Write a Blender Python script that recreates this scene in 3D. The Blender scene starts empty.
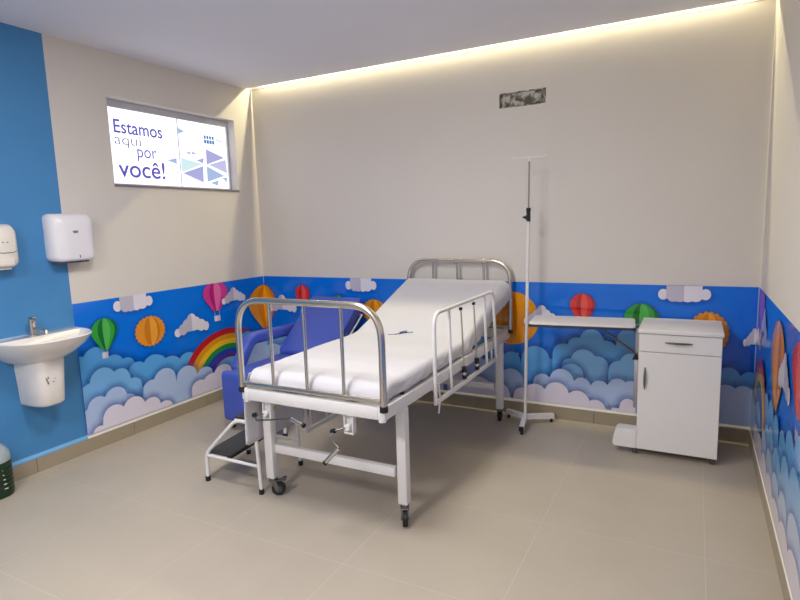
import bpy, bmesh, math, random
from mathutils import Vector, Matrix, noise

random.seed(7)
PI = math.pi
scn = bpy.context.scene
COL = scn.collection
W, H, MZ, SK = 4.134, 2.808, 1.0576, 0.105     # room width, ceiling height, mural top, skirting height
YF = -5.3                                      # wall behind the camera

# ------------------------------------------------------------------ materials
def lin(c):
    return tuple(((v / 255) / 12.92 if v / 255 <= 0.04045 else ((v / 255 + 0.055) / 1.055) ** 2.4) for v in c)

MATS = {}
def mat(name, rgb, rough=0.5, metal=0.0, var=0.04, scale=18.0, bump=0.0, coat=0.0, spec=0.5):
    """procedural surface: a base colour broken up by a fine noise, optional noise bump"""
    if name in MATS: return MATS[name]
    m = bpy.data.materials.new(name); m.use_nodes = True
    nt = m.node_tree; b = nt.nodes['Principled BSDF']
    tc = nt.nodes.new('ShaderNodeTexCoord')
    nz = nt.nodes.new('ShaderNodeTexNoise'); nz.inputs['Scale'].default_value = scale
    nz.inputs['Detail'].default_value = 4
    nt.links.new(tc.outputs['Object'], nz.inputs['Vector'])
    mx = nt.nodes.new('ShaderNodeMix'); mx.data_type = 'RGBA'
    r, g, bb = lin(rgb)
    mx.inputs[6].default_value = (r * (1 - var), g * (1 - var), bb * (1 - var), 1)
    mx.inputs[7].default_value = (min(r * (1 + var), 1), min(g * (1 + var), 1), min(bb * (1 + var), 1), 1)
    nt.links.new(nz.outputs['Fac'], mx.inputs[0])
    nt.links.new(mx.outputs[2], b.inputs['Base Color'])
    b.inputs['Roughness'].default_value = rough
    b.inputs['Metallic'].default_value = metal
    b.inputs['Specular IOR Level'].default_value = spec
    if coat: b.inputs['Coat Weight'].default_value = coat
    if bump:
        bp = nt.nodes.new('ShaderNodeBump'); bp.inputs['Strength'].default_value = bump
        bp.inputs['Distance'].default_value = 0.01
        nt.links.new(nz.outputs['Fac'], bp.inputs['Height']); nt.links.new(bp.outputs['Normal'], b.inputs['Normal'])
    MATS[name] = m
    return m

def emat(name, rgb, strength):
    m = bpy.data.materials.new(name); m.use_nodes = True
    nt = m.node_tree; nt.nodes.remove(nt.nodes['Principled BSDF'])
    e = nt.nodes.new('ShaderNodeEmission'); e.inputs['Color'].default_value = (*lin(rgb), 1)
    e.inputs['Strength'].default_value = strength
    nt.links.new(e.outputs[0], nt.nodes['Material Output'].inputs[0])
    MATS[name] = m
    return m

WALL = mat('wall_paint_beige', (213, 207, 199), 0.55, var=0.02, scale=3, bump=0.02)
BLUEP = mat('wall_paint_blue', (66, 132, 186), 0.6, var=0.02, scale=3, bump=0.02)
CEIL = mat('ceiling_paint', (228, 228, 236), 0.8, var=0.015, scale=2)
SKIRT = mat('skirting_tile', (158, 146, 124), 0.4, var=0.06, scale=9)
LEDGEW = mat('ledge_white', (236, 232, 222), 0.6)
LEDGEB = mat('ledge_blue', (104, 166, 216), 0.6)
WHITE = mat('white_enamel', (226, 224, 222), 0.32, var=0.015)
LAMW = mat('white_laminate', (226, 224, 220), 0.55, var=0.012, scale=30)
CHROME = mat('stainless_tube', (208, 200, 188), 0.22, 1.0, var=0.08, scale=60)
STEEL = mat('brushed_handle', (120, 118, 118), 0.35, 1.0, var=0.06, scale=60)
BLACK = mat('black_rubber', (20, 20, 21), 0.55, var=0.2)
DKGREY = mat('dark_grey_plastic', (78, 78, 78), 0.5, var=0.1)
TREAD = mat('ribbed_tread_rubber', (44, 46, 48), 0.7, var=0.35, scale=70, bump=0.3)
VINYL = mat('blue_vinyl', (66, 88, 182), 0.42, var=0.05, scale=120, bump=0.05)
SHEETM = mat('white_cotton', (203, 202, 206), 0.85, var=0.01, scale=200, spec=0.2)
MATTM = mat('pale_blue_vinyl', (200, 212, 228), 0.5)
CERAM = mat('white_ceramic', (232, 226, 220), 0.12, var=0.01, coat=0.5)
PLASTW = mat('white_gloss_plastic', (228, 226, 230), 0.28, var=0.01)
PLASTC = mat('cream_plastic', (224, 219, 208), 0.35, var=0.01)
PLASTG = mat('grey_mark', (110, 112, 116), 0.5)
CONC = mat('rough_mortar', (172, 166, 154), 0.95, var=0.6, scale=26, bump=0.9)
_r = CONC.node_tree.nodes.new('ShaderNodeValToRGB'); _r.color_ramp.elements[0].position = 0.40; _r.color_ramp.elements[1].position = 0.60
_r.color_ramp.elements[0].color = (*lin((104, 98, 84)), 1); _r.color_ramp.elements[1].color = (*lin((204, 200, 190)), 1)
CONC.node_tree.links.new(CONC.node_tree.nodes['Noise Texture'].outputs['Fac'], _r.inputs[0]); CONC.node_tree.links.new(_r.outputs[0], CONC.node_tree.nodes['Principled BSDF'].inputs['Base Color'])
SILL = mat('grey_stone_sill', (120, 116, 116), 0.5)
GREEN = mat('dark_green_plastic', (16, 46, 22), 0.3, var=0.25, scale=14)
BLUEINK = mat('blue_thread', (58, 74, 128), 0.8)
ALU = mat('aluminium', (178, 178, 184), 0.4, 1.0)
FRAMEM = mat('grey_window_frame', (186, 185, 192), 0.5)
FAB_EDGE = mat('tray_edge', (46, 44, 66), 0.5)

def floor_mat():
    m = bpy.data.materials.new('porcelain_floor'); m.use_nodes = True
    nt = m.node_tree; N = nt.nodes; L = nt.links; b = N['Principled BSDF']
    g = N.new('ShaderNodeNewGeometry'); s = N.new('ShaderNodeSeparateXYZ'); L.new(g.outputs['Position'], s.inputs[0])
    def joint(sock, off, pitch):
        a = N.new('ShaderNodeMath'); a.operation = 'SUBTRACT'; L.new(sock, a.inputs[0]); a.inputs[1].default_value = off - 40 * pitch
        d = N.new('ShaderNodeMath'); d.operation = 'MODULO'; L.new(a.outputs[0], d.inputs[0]); d.inputs[1].default_value = pitch
        c = N.new('ShaderNodeMath'); c.operation = 'LESS_THAN'; L.new(d.outputs[0], c.inputs[0]); c.inputs[1].default_value = 0.0035
        return c.outputs[0]
    jx = joint(s.outputs['X'], 0.169, 0.735); jy = joint(s.outputs['Y'], -2.285, 0.72)
    mxm = N.new('ShaderNodeMath'); mxm.operation = 'MAXIMUM'; L.new(jx, mxm.inputs[0]); L.new(jy, mxm.inputs[1])
    n1 = N.new('ShaderNodeTexNoise'); n1.inputs['Scale'].default_value = 3.0; n1.inputs['Detail'].default_value = 6
    L.new(g.outputs['Position'], n1.inputs['Vector'])
    base = N.new('ShaderNodeMix'); base.data_type = 'RGBA'
    base.inputs[6].default_value = (*lin((168, 158, 143)), 1); base.inputs[7].default_value = (*lin((180, 170, 155)), 1)
    L.new(n1.outputs['Fac'], base.inputs[0])
    jm = N.new('ShaderNodeMix'); jm.data_type = 'RGBA'; L.new(mxm.outputs[0], jm.inputs[0])
    L.new(base.outputs[2], jm.inputs[6]); jm.inputs[7].default_value = (*lin((187, 178, 163)), 1)
    L.new(jm.outputs[2], b.inputs['Base Color'])
    b.inputs['Roughness'].default_value = 0.42; b.inputs['Specular IOR Level'].default_value = 0.35
    MATS['floor'] = m
    return m
FLOOR = floor_mat()

# ------------------------------------------------------------------ mesh helpers
OFF = {}                                        # world offset of every object that parents others
def box(bm, x0, x1, y0, y1, z0, z1, bevel=0.0, seg=2, mi=0, M=None):
    r = bmesh.ops.create_cube(bm, size=1.0)
    vs = r['verts']
    for v in vs:
        v.co = Vector(((x0 + x1) / 2 + v.co.x * (x1 - x0), (y0 + y1) / 2 + v.co.y * (y1 - y0), (z0 + z1) / 2 + v.co.z * (z1 - z0)))
    fs = list({f for v in vs for f in v.link_faces})
    if bevel:
        es = list({e for v in vs for e in v.link_edges})
        rr = bmesh.ops.bevel(bm, geom=es, offset=bevel, segments=seg, affect='EDGES', profile=0.5, clamp_overlap=True)
        vs = list({v for f in rr['faces'] for v in f.verts} | {v for v in vs if v.is_valid})
        fs = list({f for v in vs for f in v.link_faces})
    for f in fs: f.material_index = mi
    if M is not None:
        for v in vs: v.co = M @ v.co
    return vs

def tube(bm, pts, r, seg=12, mi=0, caps=True, radii=None):
    pts = [Vector(p) for p in pts]; n = len(pts); rings = []
    t0 = (pts[1] - pts[0]).normalized()
    up = Vector((0, 0, 1)) if abs(t0.z) < 0.9 else Vector((1, 0, 0))
    nrm = (up - t0 * up.dot(t0)).normalized()
    for i, p in enumerate(pts):
        t = ((pts[min(i + 1, n - 1)] - p).normalized() + (p - pts[max(i - 1, 0)]).normalized())
        t = t.normalized() if t.length > 1e-9 else t0
        nrm = (nrm - t * nrm.dot(t)).normalized(); bn = t.cross(nrm)
        rr = radii[i] if radii else r
        rings.append([bm.verts.new(p + (nrm * math.cos(2 * PI * k / seg) + bn * math.sin(2 * PI * k / seg)) * rr) for k in range(seg)])
    fs = []
    for a, b in zip(rings, rings[1:]):
        for k in range(seg):
            fs.append(bm.faces.new((a[k], a[(k + 1) % seg], b[(k + 1) % seg], b[k])))
    if caps:
        fs.append(bm.faces.new(rings[0][::-1])); fs.append(bm.faces.new(rings[-1]))
    for f in fs: f.material_index = mi
    return rings

def bend(pts, rad, n=7):
    """polyline with rounded corners"""
    P = [Vector(p) for p in pts]; out = [P[0]]
    for a, b, c in zip(P, P[1:], P[2:]):
        d1 = (a - b); d2 = (c - b); r = min(rad, d1.length * 0.49, d2.length * 0.49)
        p1 = b + d1.normalized() * r; p2 = b + d2.normalized() * r
        for k in range(n + 1):
            t = k / n
            out.append(p1 * (1 - t) ** 2 + b * 2 * t * (1 - t) + p2 * t * t)
    out.append(P[-1])
    return out

def arc_bend(a, b, c, rad, n=9):
    return bend([a, b, c], rad, n)

def cyl(bm, p0, p1, r, seg=16, mi=0):
    return tube(bm, [p0, p1], r, seg, mi)

def lathe(bm, prof, c, seg=24, mi=0, sx=1.0, sy=1.0):
    rings = []
    for r, z in prof:
        rings.append([bm.verts.new((c[0] + sx * r * math.cos(2 * PI * k / seg), c[1] + sy * r * math.sin(2 * PI * k / seg), c[2] + z)) for k in range(seg)])
    for a, b in zip(rings, rings[1:]):
        for k in range(seg):
            f = bm.faces.new((a[k], a[(k + 1) % seg], b[(k + 1) % seg], b[k])); f.material_index = mi
    for rg, flip in ((rings[0], True), (rings[-1], False)):
        f = bm.faces.new(rg[::-1] if flip else rg); f.material_index = mi

def loft(bm, rings, mi=0, cap=True):
    R = [[bm.verts.new(p) for p in rg] for rg in rings]
    n = len(R[0])
    for a, b in zip(R, R[1:]):
        for k in range(n):
            f = bm.faces.new((a[k], a[(k + 1) % n], b[(k + 1) % n], b[k])); f.material_index = mi
    if cap:
        f = bm.faces.new(R[0][::-1]); f.material_index = mi
        f = bm.faces.new(R[-1]); f.material_index = mi

def rrect(u0, u1, v0, v1, r, n=5):
    """rounded rectangle outline in 2D, anticlockwise"""
    r = min(r, (u1 - u0) / 2 - 1e-4, (v1 - v0) / 2 - 1e-4); out = []
    for cx, cy, a in ((u1 - r, v1 - r, 0), (u0 + r, v1 - r, 90), (u0 + r, v0 + r, 180), (u1 - r, v0 + r, 270)):
        for k in range(n + 1):
            t = math.radians(a + 90 * k / n); out.append((cx + r * math.cos(t), cy + r * math.sin(t)))
    return out

def obj(name, bm, mats, parent=None, label=None, smooth=True, ang=35):
    bmesh.ops.remove_doubles(bm, verts=bm.verts, dist=1e-6)
    bmesh.ops.recalc_face_normals(bm, faces=bm.faces)
    me = bpy.data.meshes.new(name)
    off = OFF.get(parent.name, Vector()) if parent else Vector()
    bmesh.ops.translate(bm, verts=bm.verts, vec=-off)
    bm.to_mesh(me); bm.free()
    for m in (mats if isinstance(mats, (list, tuple)) else [mats]): me.materials.append(m)
    if smooth:
        me.polygons.foreach_set('use_smooth', [True] * len(me.polygons))
        me.set_sharp_from_angle(angle=math.radians(ang))
    o = bpy.data.objects.new(name, me); COL.objects.link(o)
    if parent: o.parent = parent
    OFF[o.name] = off
    if label: o['label'] = label
    return o

def thing(name, label, cat, loc, group=None):
    o = bpy.data.objects.new(name, None); o.empty_display_size = 0.1; COL.objects.link(o)
    o.location = loc; OFF[o.name] = Vector(loc)
    o['label'] = label; o['category'] = cat
    if group: o['group'] = group
    return o
def tag(o, label, cat):
    o['label'] = label; o['category'] = cat
    return o
def struct(name, bm, mats, parent=None, **k):
    o = obj(name, bm, mats, parent, **k)
    if parent is None: o['kind'] = 'structure'
    return o
NB = bmesh.new
CAMF=561.897; CAMA=(-0.48420,0.13927,-0.03087); CAML=(3.7510,-4.2587,1.55)
P_MAIN, P_FILL, P_LED, EXPO = 36.0, 62.0, 33.0, 0.0
# ================================================================== ROOM
bm = NB(); box(bm, -0.15, W + 0.15, YF - 0.15, 0.15, -0.1, 0); struct('floor', bm, FLOOR)
bm = NB(); box(bm, 0, W, YF, -0.085, H, H + 0.022); struct('ceiling', bm, CEIL)
# left wall: beige beside the back wall, blue paint towards the sink, opening for the window
WY0, WY1, WZ0, WZ1 = -1.521, -0.262, 1.876, 2.500
YB = -1.935
bm = NB()
box(bm, -0.15, 0, YF - 0.15, YB, 0, 3.0, mi=1)
box(bm, -0.15, 0, YB, WY0, 0, 3.0)
box(bm, -0.15, 0, WY1, 0.15, 0, 3.0)
box(bm, -0.15, 0, WY0, WY1, 0, WZ0)
box(bm, -0.15, 0, WY0, WY1, WZ1, 3.0)
struct('wall_left', bm, [WALL, BLUEP], smooth=False)
# back wall with the hole left by the air-conditioner box
HX0, HX1, HZ0, HZ1 = 2.407, 2.757, 2.366, 2.476
bm = NB()
box(bm, 0, HX0, 0, 0.15, 0, 3.0); box(bm, HX1, W + 0.15, 0, 0.15, 0, 3.0)
box(bm, HX0, HX1, 0, 0.15, 0, HZ0); box(bm, HX0, HX1, 0, 0.15, HZ1, 3.0)
struct('wall_back', bm, WALL, smooth=False)
bm = NB(); box(bm, W, W + 0.15, YF - 0.15, 0, 0, 3.0); struct('wall_right', bm, WALL, smooth=False)
bm = NB(); box(bm, 0, W, YF - 0.15, YF, 0, 3.0); struct('wall_front', bm, WALL, smooth=False)
# light cove above the slot between ceiling and back wall
bm = NB()
box(bm, 0, W, -0.32, 0, 2.965, 3.0); box(bm, 0, W, -0.32, -0.30, H + 0.022, 2.965)
struct('trim_1', bm, CEIL, smooth=False)

# skirting with a pale painted ledge on top
def skirting(name, lst):
    bm = NB()
    for (x0, x1, y0, y1) in lst: box(bm, x0, x1, y0, y1, 0, SK - 0.008, bevel=0.001, seg=1)
    struct(name, bm, SKIRT)
T = 0.012; GAP = 0.0016
skirting('baseboard_left', [(0, T, a + GAP, b - GAP) for a, b in ((-5.28, -4.465), (-4.465, -3.74), (-3.74, -3.015), (-3.015, -2.29), (-2.29, -1.565), (-1.565, -0.84), (-0.84, -T))])
skirting('baseboard_back', [(a + GAP, b - GAP, -T, 0) for a, b in ((T, 0.905), (0.905, 1.64), (1.64, 2.2), (2.2, 3.13), (3.13, 3.845), (3.845, W - T))])
skirting('baseboard_right', [(W - T, W, a + GAP, b - GAP) for a, b in ((-5.28, -3.725), (-3.725, -2.285), (-2.285, -0.845), (-0.845, -T))])
def ledge(name, axis, a, b, m):
    bm = NB(); prof = [(0, SK - 0.008), (T, SK - 0.008), (T, SK), (0.001, SK + 0.017), (0, SK + 0.017)]
    if axis == 'L': r = [[(d, y, z) for d, z in prof] for y in (a, b)]
    elif axis == 'B': r = [[(x, -d, z) for d, z in prof] for x in (a, b)]
    else: r = [[(W - d, y, z) for d, z in prof] for y in (a, b)]
    loft(bm, r); struct(name, bm, m, smooth=False)
ledge('trim_2', 'L', YB, 0, LEDGEW); ledge('trim_3', 'L', -5.28, YB, LEDGEB)
ledge('trim_4', 'B', 0, W, LEDGEW); ledge('trim_5', 'R', -5.28, 0, LEDGEW)

# ---- LED light line in the cove
LEDM = emat('led_diffuser', (255, 244, 190), 9.0)
led = thing('light_strip', 'warm white LED light line glowing along the ceiling edge above the back wall', 'light strip', (W / 2, -0.05, 2.90))
bm = NB(); box(bm, 0.01, W - 0.01, -0.013, -0.003, 2.873, 2.880); obj('diffuser', bm, LEDM, led)
bm = NB(); box(bm, 0.0, W, -0.0202, -0.0075, 2.806, 2.812); obj('light_blocker', bm, ALU, led)  # unseen bar added below the LED to cut a dark band on the floor

# ---- window with printed backlit film
FILM = emat('backlit_film', (243, 244, 255), 1.6)
bm = NB(); X = -0.09
box(bm, X - 0.03, X + 0.012, WY0, WY1, WZ1 - 0.054, WZ1); box(bm, X - 0.03, X + 0.012, WY0, WY1, WZ0, WZ0 + 0.018)
box(bm, X - 0.03, X + 0.012, WY0, WY0 + 0.02, WZ0 + 0.018, WZ1 - 0.054); box(bm, X - 0.03, X + 0.012, WY1 - 0.018, WY1, WZ0 + 0.018, WZ1 - 0.054)
box(bm, X - 0.012, X + 0.003, -0.8345, -0.8275, WZ0 + 0.018, WZ1 - 0.054)
win = struct('window_1', bm, FRAMEM)
bm = NB(); box(bm, X + 0.012, 0.014, WY0 - 0.004, WY1 + 0.004, WZ0 - 0.010, WZ0 + 0.001, 0.001, 1); obj('window_sill', bm, SILL, win)
bm = NB(); box(bm, X - 0.004, X, WY0 + 0.02, -0.8345, WZ0 + 0.018, WZ1 - 0.054); p1 = obj('pane', bm, FILM, win)
bm = NB(); box(bm, X - 0.008, X - 0.004, -0.8275, WY1 - 0.018, WZ0 + 0.018, WZ1 - 0.054); p2 = obj('pane', bm, FILM, win)
def flat(bm, pts, x, mi=0):
    f = bm.faces.new([bm.verts.new((x, y, z)) for y, z in pts]); f.material_index = mi
def text_mesh(bm, body, y0, y1, z0, z1, x, bold=0.0, depth=0.0008):
    cu = bpy.data.curves.new('lettering', 'FONT'); cu.body = body; cu.offset = bold; cu.extrude = 0.0
    o = bpy.data.objects.new('lettering', cu); COL.objects.link(o)
    bpy.context.view_layer.update()
    me = bpy.data.meshes.new_from_object(o.evaluated_get(bpy.context.evaluated_depsgraph_get()))
    bpy.data.objects.remove(o); bpy.data.curves.remove(cu)
    xs = [v.co.x for v in me.vertices]; ys = [v.co.y for v in me.vertices]
    a, b, c, d = min(xs), max(xs), min(ys), max(ys); n0 = len(bm.verts)
    vs = [bm.verts.new((x, y0 + (v.co.x - a) / (b - a) * (y1 - y0), z0 + (v.co.y - c) / (d - c) * (z1 - z0))) for v in me.vertices]
    for p in me.polygons:
        try: bm.faces.new([vs[i] for i in p.vertices])
        except ValueError: pass
    bpy.data.meshes.remove(me)
INK = emat('violet_film_ink', (110, 102, 204), 0.8); INKG = emat('grey_film_ink', (120, 116, 180), 0.6)
bm = NB()
text_mesh(bm, 'Estamos', -1.420, -0.988, 2.266, 2.366, X + 0.0006, 0.012)
text_mesh(bm, 'por', -1.236, -1.058, 2.070, 2.164, X + 0.0006, 0.0)
text_mesh(bm, 'você!', -1.412, -0.992, 1.944, 2.078, X + 0.0006, 0.010)
obj('lettering', bm, INK, p1, smooth=False, label='violet slogan lettering')
bm = NB(); text_mesh(bm, 'aqui', -1.424, -1.196, 2.160, 2.254, X + 0.0006, -0.012)
flat(bm, [(-0.909, 2.013), (-0.842, 2.009), (-0.842, 2.005), (-0.907, 2.009)], X + 0.0006); flat(bm, [(-0.909, 2.013), (-0.905, 2.013), (-0.906, 1.914), (-0.910, 1.914)], X + 0.0006)
obj('lettering', bm, INKG, p1, smooth=False, label='thin grey-violet lettering')
G1 = emat('film_lavender', (184, 184, 236), 0.9); G2 = emat('film_lilac', (204, 203, 242), 0.95); G3 = emat('film_mint', (214, 240, 244), 1.0); G4 = emat('film_blue', (176, 200, 238), 0.92); G5 = emat('film_logo', (110, 150, 205), 0.8)
bm = NB(); flat(bm, [(-0.96, 2.1), (-0.863, 2.127), (-0.864, 2.077)], X + 0.0006); obj('printed_triangle', bm, G4, p1, smooth=False)
bm = NB(); X2 = X - 0.0034
for pts, mi in (([(-0.82, 2.376), (-0.82, 2.327), (-0.753, 2.355)], 3), ([(-0.766, 2.177), (-0.703, 2.198), (-0.712, 2.166)], 1), ([(-0.693, 2.199), (-0.696, 2.167), (-0.633, 2.181)], 1),
                ([(-0.532, 2.23), (-0.535, 2.096), (-0.313, 2.172)], 0), ([(-0.513, 2.097), (-0.303, 2.156), (-0.292, 2.034)], 1), ([(-0.649, 2.124), (-0.562, 2.152), (-0.573, 2.103)], 0),
                ([(-0.815, 2.134), (-0.578, 2.098), (-0.813, 2.014)], 2), ([(-0.805, 2.008), (-0.575, 2.082), (-0.583, 1.941)], 0), ([(-0.536, 2.084), (-0.539, 1.946), (-0.329, 2.01)], 3),
                ([(-0.507, 1.939), (-0.403, 1.969), (-0.42, 1.918)], 3), ([(-0.815, 2.006), (-0.488, 1.911), (-0.492, 1.907), (-0.815, 2.001)], 1), ([(-0.36, 1.99), (-0.30, 2.0), (-0.30, 1.95)], 3)):
    flat(bm, pts, X2, mi)
obj('printed_triangles', bm, [G1, G2, G3, G4], p2, smooth=False)
bm = NB()
for k in range(4):
    y = -0.545 + k * 0.031
    flat(bm, rrect(y, y + 0.024, 2.318, 2.348, 0.008), X2)
    flat(bm, rrect(y, y + 0.026, 2.278, 2.312, 0.006), X2)
flat(bm, rrect(-0.40, -0.37, 2.318, 2.328, 0.004), X2); flat(bm, rrect(-0.366, -0.335, 2.312, 2.320, 0.003), X2)
obj('printed_logo', bm, G5, p2, smooth=False)

# ---- unplastered hole where an air conditioner will hang
bm = NB()
n = 14; mm = 6; g = [[None] * (n + 1) for _ in range(mm + 1)]
for j in range(mm + 1):
    for i in range(n + 1):
        x = HX0 + (HX1 - HX0) * i / n; z = HZ0 + (HZ1 - HZ0) * j / mm
        e = (0 < i < n and 0 < j < mm)
        g[j][i] = bm.verts.new((x, 0.026 + (0.014 * noise.noise(Vector((x * 30, z * 30, 1))) if e else 0), z))
for j in range(mm):
    for i in range(n): bm.faces.new((g[j][i], g[j][i + 1], g[j + 1][i + 1], g[j + 1][i]))
box(bm, HX0, HX1, 0.002, 0.04, HZ0, HZ0 + 0.006); box(bm, HX0, HX1, 0.002, 0.04, HZ1 - 0.006, HZ1)
box(bm, HX0, HX0 + 0.008, 0.002, 0.04, HZ0 + 0.006, HZ1 - 0.006); box(bm, HX1 - 0.008, HX1, 0.002, 0.04, HZ0 + 0.006, HZ1 - 0.006)
tag(obj('wall_recess', bm, CONC), 'rough unplastered rectangular hole high on the back wall', 'wall opening')
# ================================================================== MURAL PRINTS
def cmat(n, c): return mat('print_' + n, c, MUR_R, var=0.03, scale=6)
MUR_R = 0.09
MP = ['sky', 'sky1', 'sky2', 'pale1', 'pale2', 'white', 'grey', 'halo', 'green0', 'green1', 'green2', 'pink0', 'pink1', 'pink2', 'orange0', 'orange1', 'orange2', 'red0', 'red1', 'red2', 'yellow', 'rgreen', 'rblue', 'rviolet', 'basket']
RGB = dict(sky=(8, 112, 222), sky1=(88, 164, 226), sky2=(122, 180, 230), pale1=(174, 195, 230), pale2=(222, 216, 230), white=(226, 222, 232), grey=(192, 188, 204),
           green0=(24, 110, 40), green1=(52, 158, 62), green2=(84, 184, 84), pink0=(176, 32, 116), pink1=(206, 60, 140), pink2=(222, 106, 164),
           orange0=(206, 122, 12), orange1=(226, 146, 24), orange2=(238, 164, 48), red0=(186, 28, 34), red1=(214, 50, 48), red2=(228, 84, 72), yellow=(240, 196, 24),
           rgreen=(40, 138, 60), rblue=(34, 66, 176), rviolet=(96, 46, 140), basket=(208, 200, 214))
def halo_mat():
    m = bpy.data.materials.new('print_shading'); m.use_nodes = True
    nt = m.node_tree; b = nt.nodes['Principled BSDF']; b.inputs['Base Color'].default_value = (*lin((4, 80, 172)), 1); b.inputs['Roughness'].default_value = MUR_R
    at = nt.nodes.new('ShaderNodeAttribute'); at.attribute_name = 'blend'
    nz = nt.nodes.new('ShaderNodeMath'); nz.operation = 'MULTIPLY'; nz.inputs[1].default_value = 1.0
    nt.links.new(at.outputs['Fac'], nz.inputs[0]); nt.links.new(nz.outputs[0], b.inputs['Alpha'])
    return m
MLIST = [halo_mat() if n == 'halo' else cmat(n, RGB[n]) for n in MP]
MI = {n: i for i, n in enumerate(MP)}

class Mural:
    def __init__(s, f, u0, u1, v0, v1):
        s.f, s.u0, s.u1, s.v0, s.v1 = f, u0, u1, v0, v1
        s.verts, s.faces, s.mi, s.al, s.d = [], [], [], [], 0.0012
        s.poly([(u0, v0), (u1, v0), (u1, v1(u1)), (u0, v1(u0))], 'sky')
    def up(s): s.d += 0.00009
    def clip(s, P):
        def cut(P, inside, inter):
            out = []
            for a, b in zip(P, P[1:] + P[:1]):
                ia, ib = inside(a), inside(b)
                if ia: out.append(a)
                if ia != ib: out.append(inter(a, b))
            return out
        def iu(c): return lambda a, b: (c, a[1] + (b[1] - a[1]) * (c - a[0]) / (b[0] - a[0]))
        def iv(c): return lambda a, b: (a[0] + (b[0] - a[0]) * (c - a[1]) / (b[1] - a[1]), c)
        if P: P = cut(P, lambda p: p[0] >= s.u0, iu(s.u0))
        if P: P = cut(P, lambda p: p[0] <= s.u1, iu(s.u1))
        if P: P = cut(P, lambda p: p[1] >= s.v0, iv(s.v0))
        if P:
            g = lambda p: p[1] - s.v1(p[0])
            P = cut(P, lambda p: g(p) <= 1e-9, lambda a, b: tuple(a[i] + (b[i] - a[i]) * g(a) / (g(a) - g(b)) for i in (0, 1)))
        return P
    def poly(s, P, m):
        P = s.clip(list(P))
        if len(P) < 3: return
        n = len(s.verts)
        s.verts += [s.f(u, v, s.d) for u, v in P]; s.al += [1.0] * len(P)
        s.faces.append(list(range(n, n + len(P)))); s.mi.append(MI[m])
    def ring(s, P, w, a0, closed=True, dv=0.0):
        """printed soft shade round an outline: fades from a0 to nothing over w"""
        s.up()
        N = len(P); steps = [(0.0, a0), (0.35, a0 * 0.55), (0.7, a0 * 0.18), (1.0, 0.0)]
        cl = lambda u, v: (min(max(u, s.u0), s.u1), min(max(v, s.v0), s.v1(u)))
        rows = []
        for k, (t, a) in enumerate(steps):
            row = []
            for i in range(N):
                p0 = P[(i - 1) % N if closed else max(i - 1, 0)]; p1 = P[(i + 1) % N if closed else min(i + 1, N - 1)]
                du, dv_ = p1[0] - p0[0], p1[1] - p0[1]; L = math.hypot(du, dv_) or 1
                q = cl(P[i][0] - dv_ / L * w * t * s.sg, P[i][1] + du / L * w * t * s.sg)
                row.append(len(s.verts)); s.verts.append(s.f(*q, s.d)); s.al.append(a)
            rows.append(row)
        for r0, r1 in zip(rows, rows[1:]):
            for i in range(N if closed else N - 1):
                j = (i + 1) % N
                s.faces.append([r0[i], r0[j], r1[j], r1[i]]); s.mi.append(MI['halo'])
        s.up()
    sg = 1
    def bank(s, m, C):
        u0 = max(min(c[0] - c[2] for c in C), s.u0); u1 = min(max(c[0] + c[2] for c in C), s.u1)
        if u1 <= u0: return
        n = max(24, int((u1 - u0) / 0.008)); top = []
        for i in range(n + 1):
            u = u0 + (u1 - u0) * i / n
            v = [c[1] + c[3] * math.sqrt(max(0, 1 - ((u - c[0]) / c[2]) ** 2)) for c in C if abs(u - c[0]) <= c[2]]
            if not v: v = [min(C, key=lambda c: abs(u - c[0]))[1] - 0.02]
            top.append((u, max(max(v), s.v0 + 0.002)))
        P = [(u0, s.v0)] + top + [(u1, s.v0)]
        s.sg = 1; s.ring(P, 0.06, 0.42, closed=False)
        s.poly(P[::-1], m); s.up()
    def ell(s, u, v, ru, rv, m, n=28, a0=0, a1=2 * PI):
        s.poly([(u + ru * math.cos(a0 + (a1 - a0) * k / n), v + rv * math.sin(a0 + (a1 - a0) * k / n)) for k in range(n)], m)
    STACK = [(.09, .20, .09, .20), (.24, .30, .12, .27), (.36, .50, .12, .27), (.50, .70, .13, .30), (.63, .52, .12, .28), (.77, .34, .13, .30), (.91, .24, .09, .23)]
    HANG = [(.10, .42, .10, .30), (.29, .34, .12, .32), (.42, .30, .12, .29), (.57, .30, .12, .29), (.72, .36, .13, .32), (.90, .46, .10, .30)]
    def cloud(s, C, w=0.03, hang=False):
        """paper cloud folded along the middle: grey left half, white right half"""
        u0, u1 = min(c[0] - c[2] for c in C), max(c[0] + c[2] for c in C); v0, v1 = min(c[1] - c[3] for c in C), max(c[1] + c[3] for c in C)
        if hang: v1 = max(v1, MZ + 0.01)
        L, h = u1 - u0, v1 - v0
        P = [(u0 + L * a, v0 + h * b, L * c, h * d) for a, b, c, d in (s.HANG if hang else s.STACK)]
        for u, v, ru, rv in P:
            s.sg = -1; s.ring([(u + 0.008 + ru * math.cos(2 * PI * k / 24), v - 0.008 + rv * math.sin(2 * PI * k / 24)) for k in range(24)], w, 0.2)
        s.up(); um = u0 + L * .5
        body = [(u0 + L * .14, v0 + h * .14), (u0 + L * .86, v0 + h * .14), (u0 + L * .84, v0 + h * .40), (u0 + L * .62, v0 + h * .72), (u0 + L * .40, v0 + h * .66), (u0 + L * .16, v0 + h * .36)]
        if hang: body = [(u0 + L * .16, v0 + h * .20), (u0 + L * .84, v0 + h * .20), (u0 + L * .84, v1), (u0 + L * .16, v1)]
        s.poly(body, 'white'); s.up()
        for c in P: s.ell(*c, 'white'); s.up()
        def left(Q):
            out = []
            for p, q in zip(Q, Q[1:] + Q[:1]):
                if p[0] <= um: out.append(p)
                if (p[0] <= um) != (q[0] <= um): out.append((um, p[1] + (q[1] - p[1]) * (um - p[0]) / (q[0] - p[0])))
            return out
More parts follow.
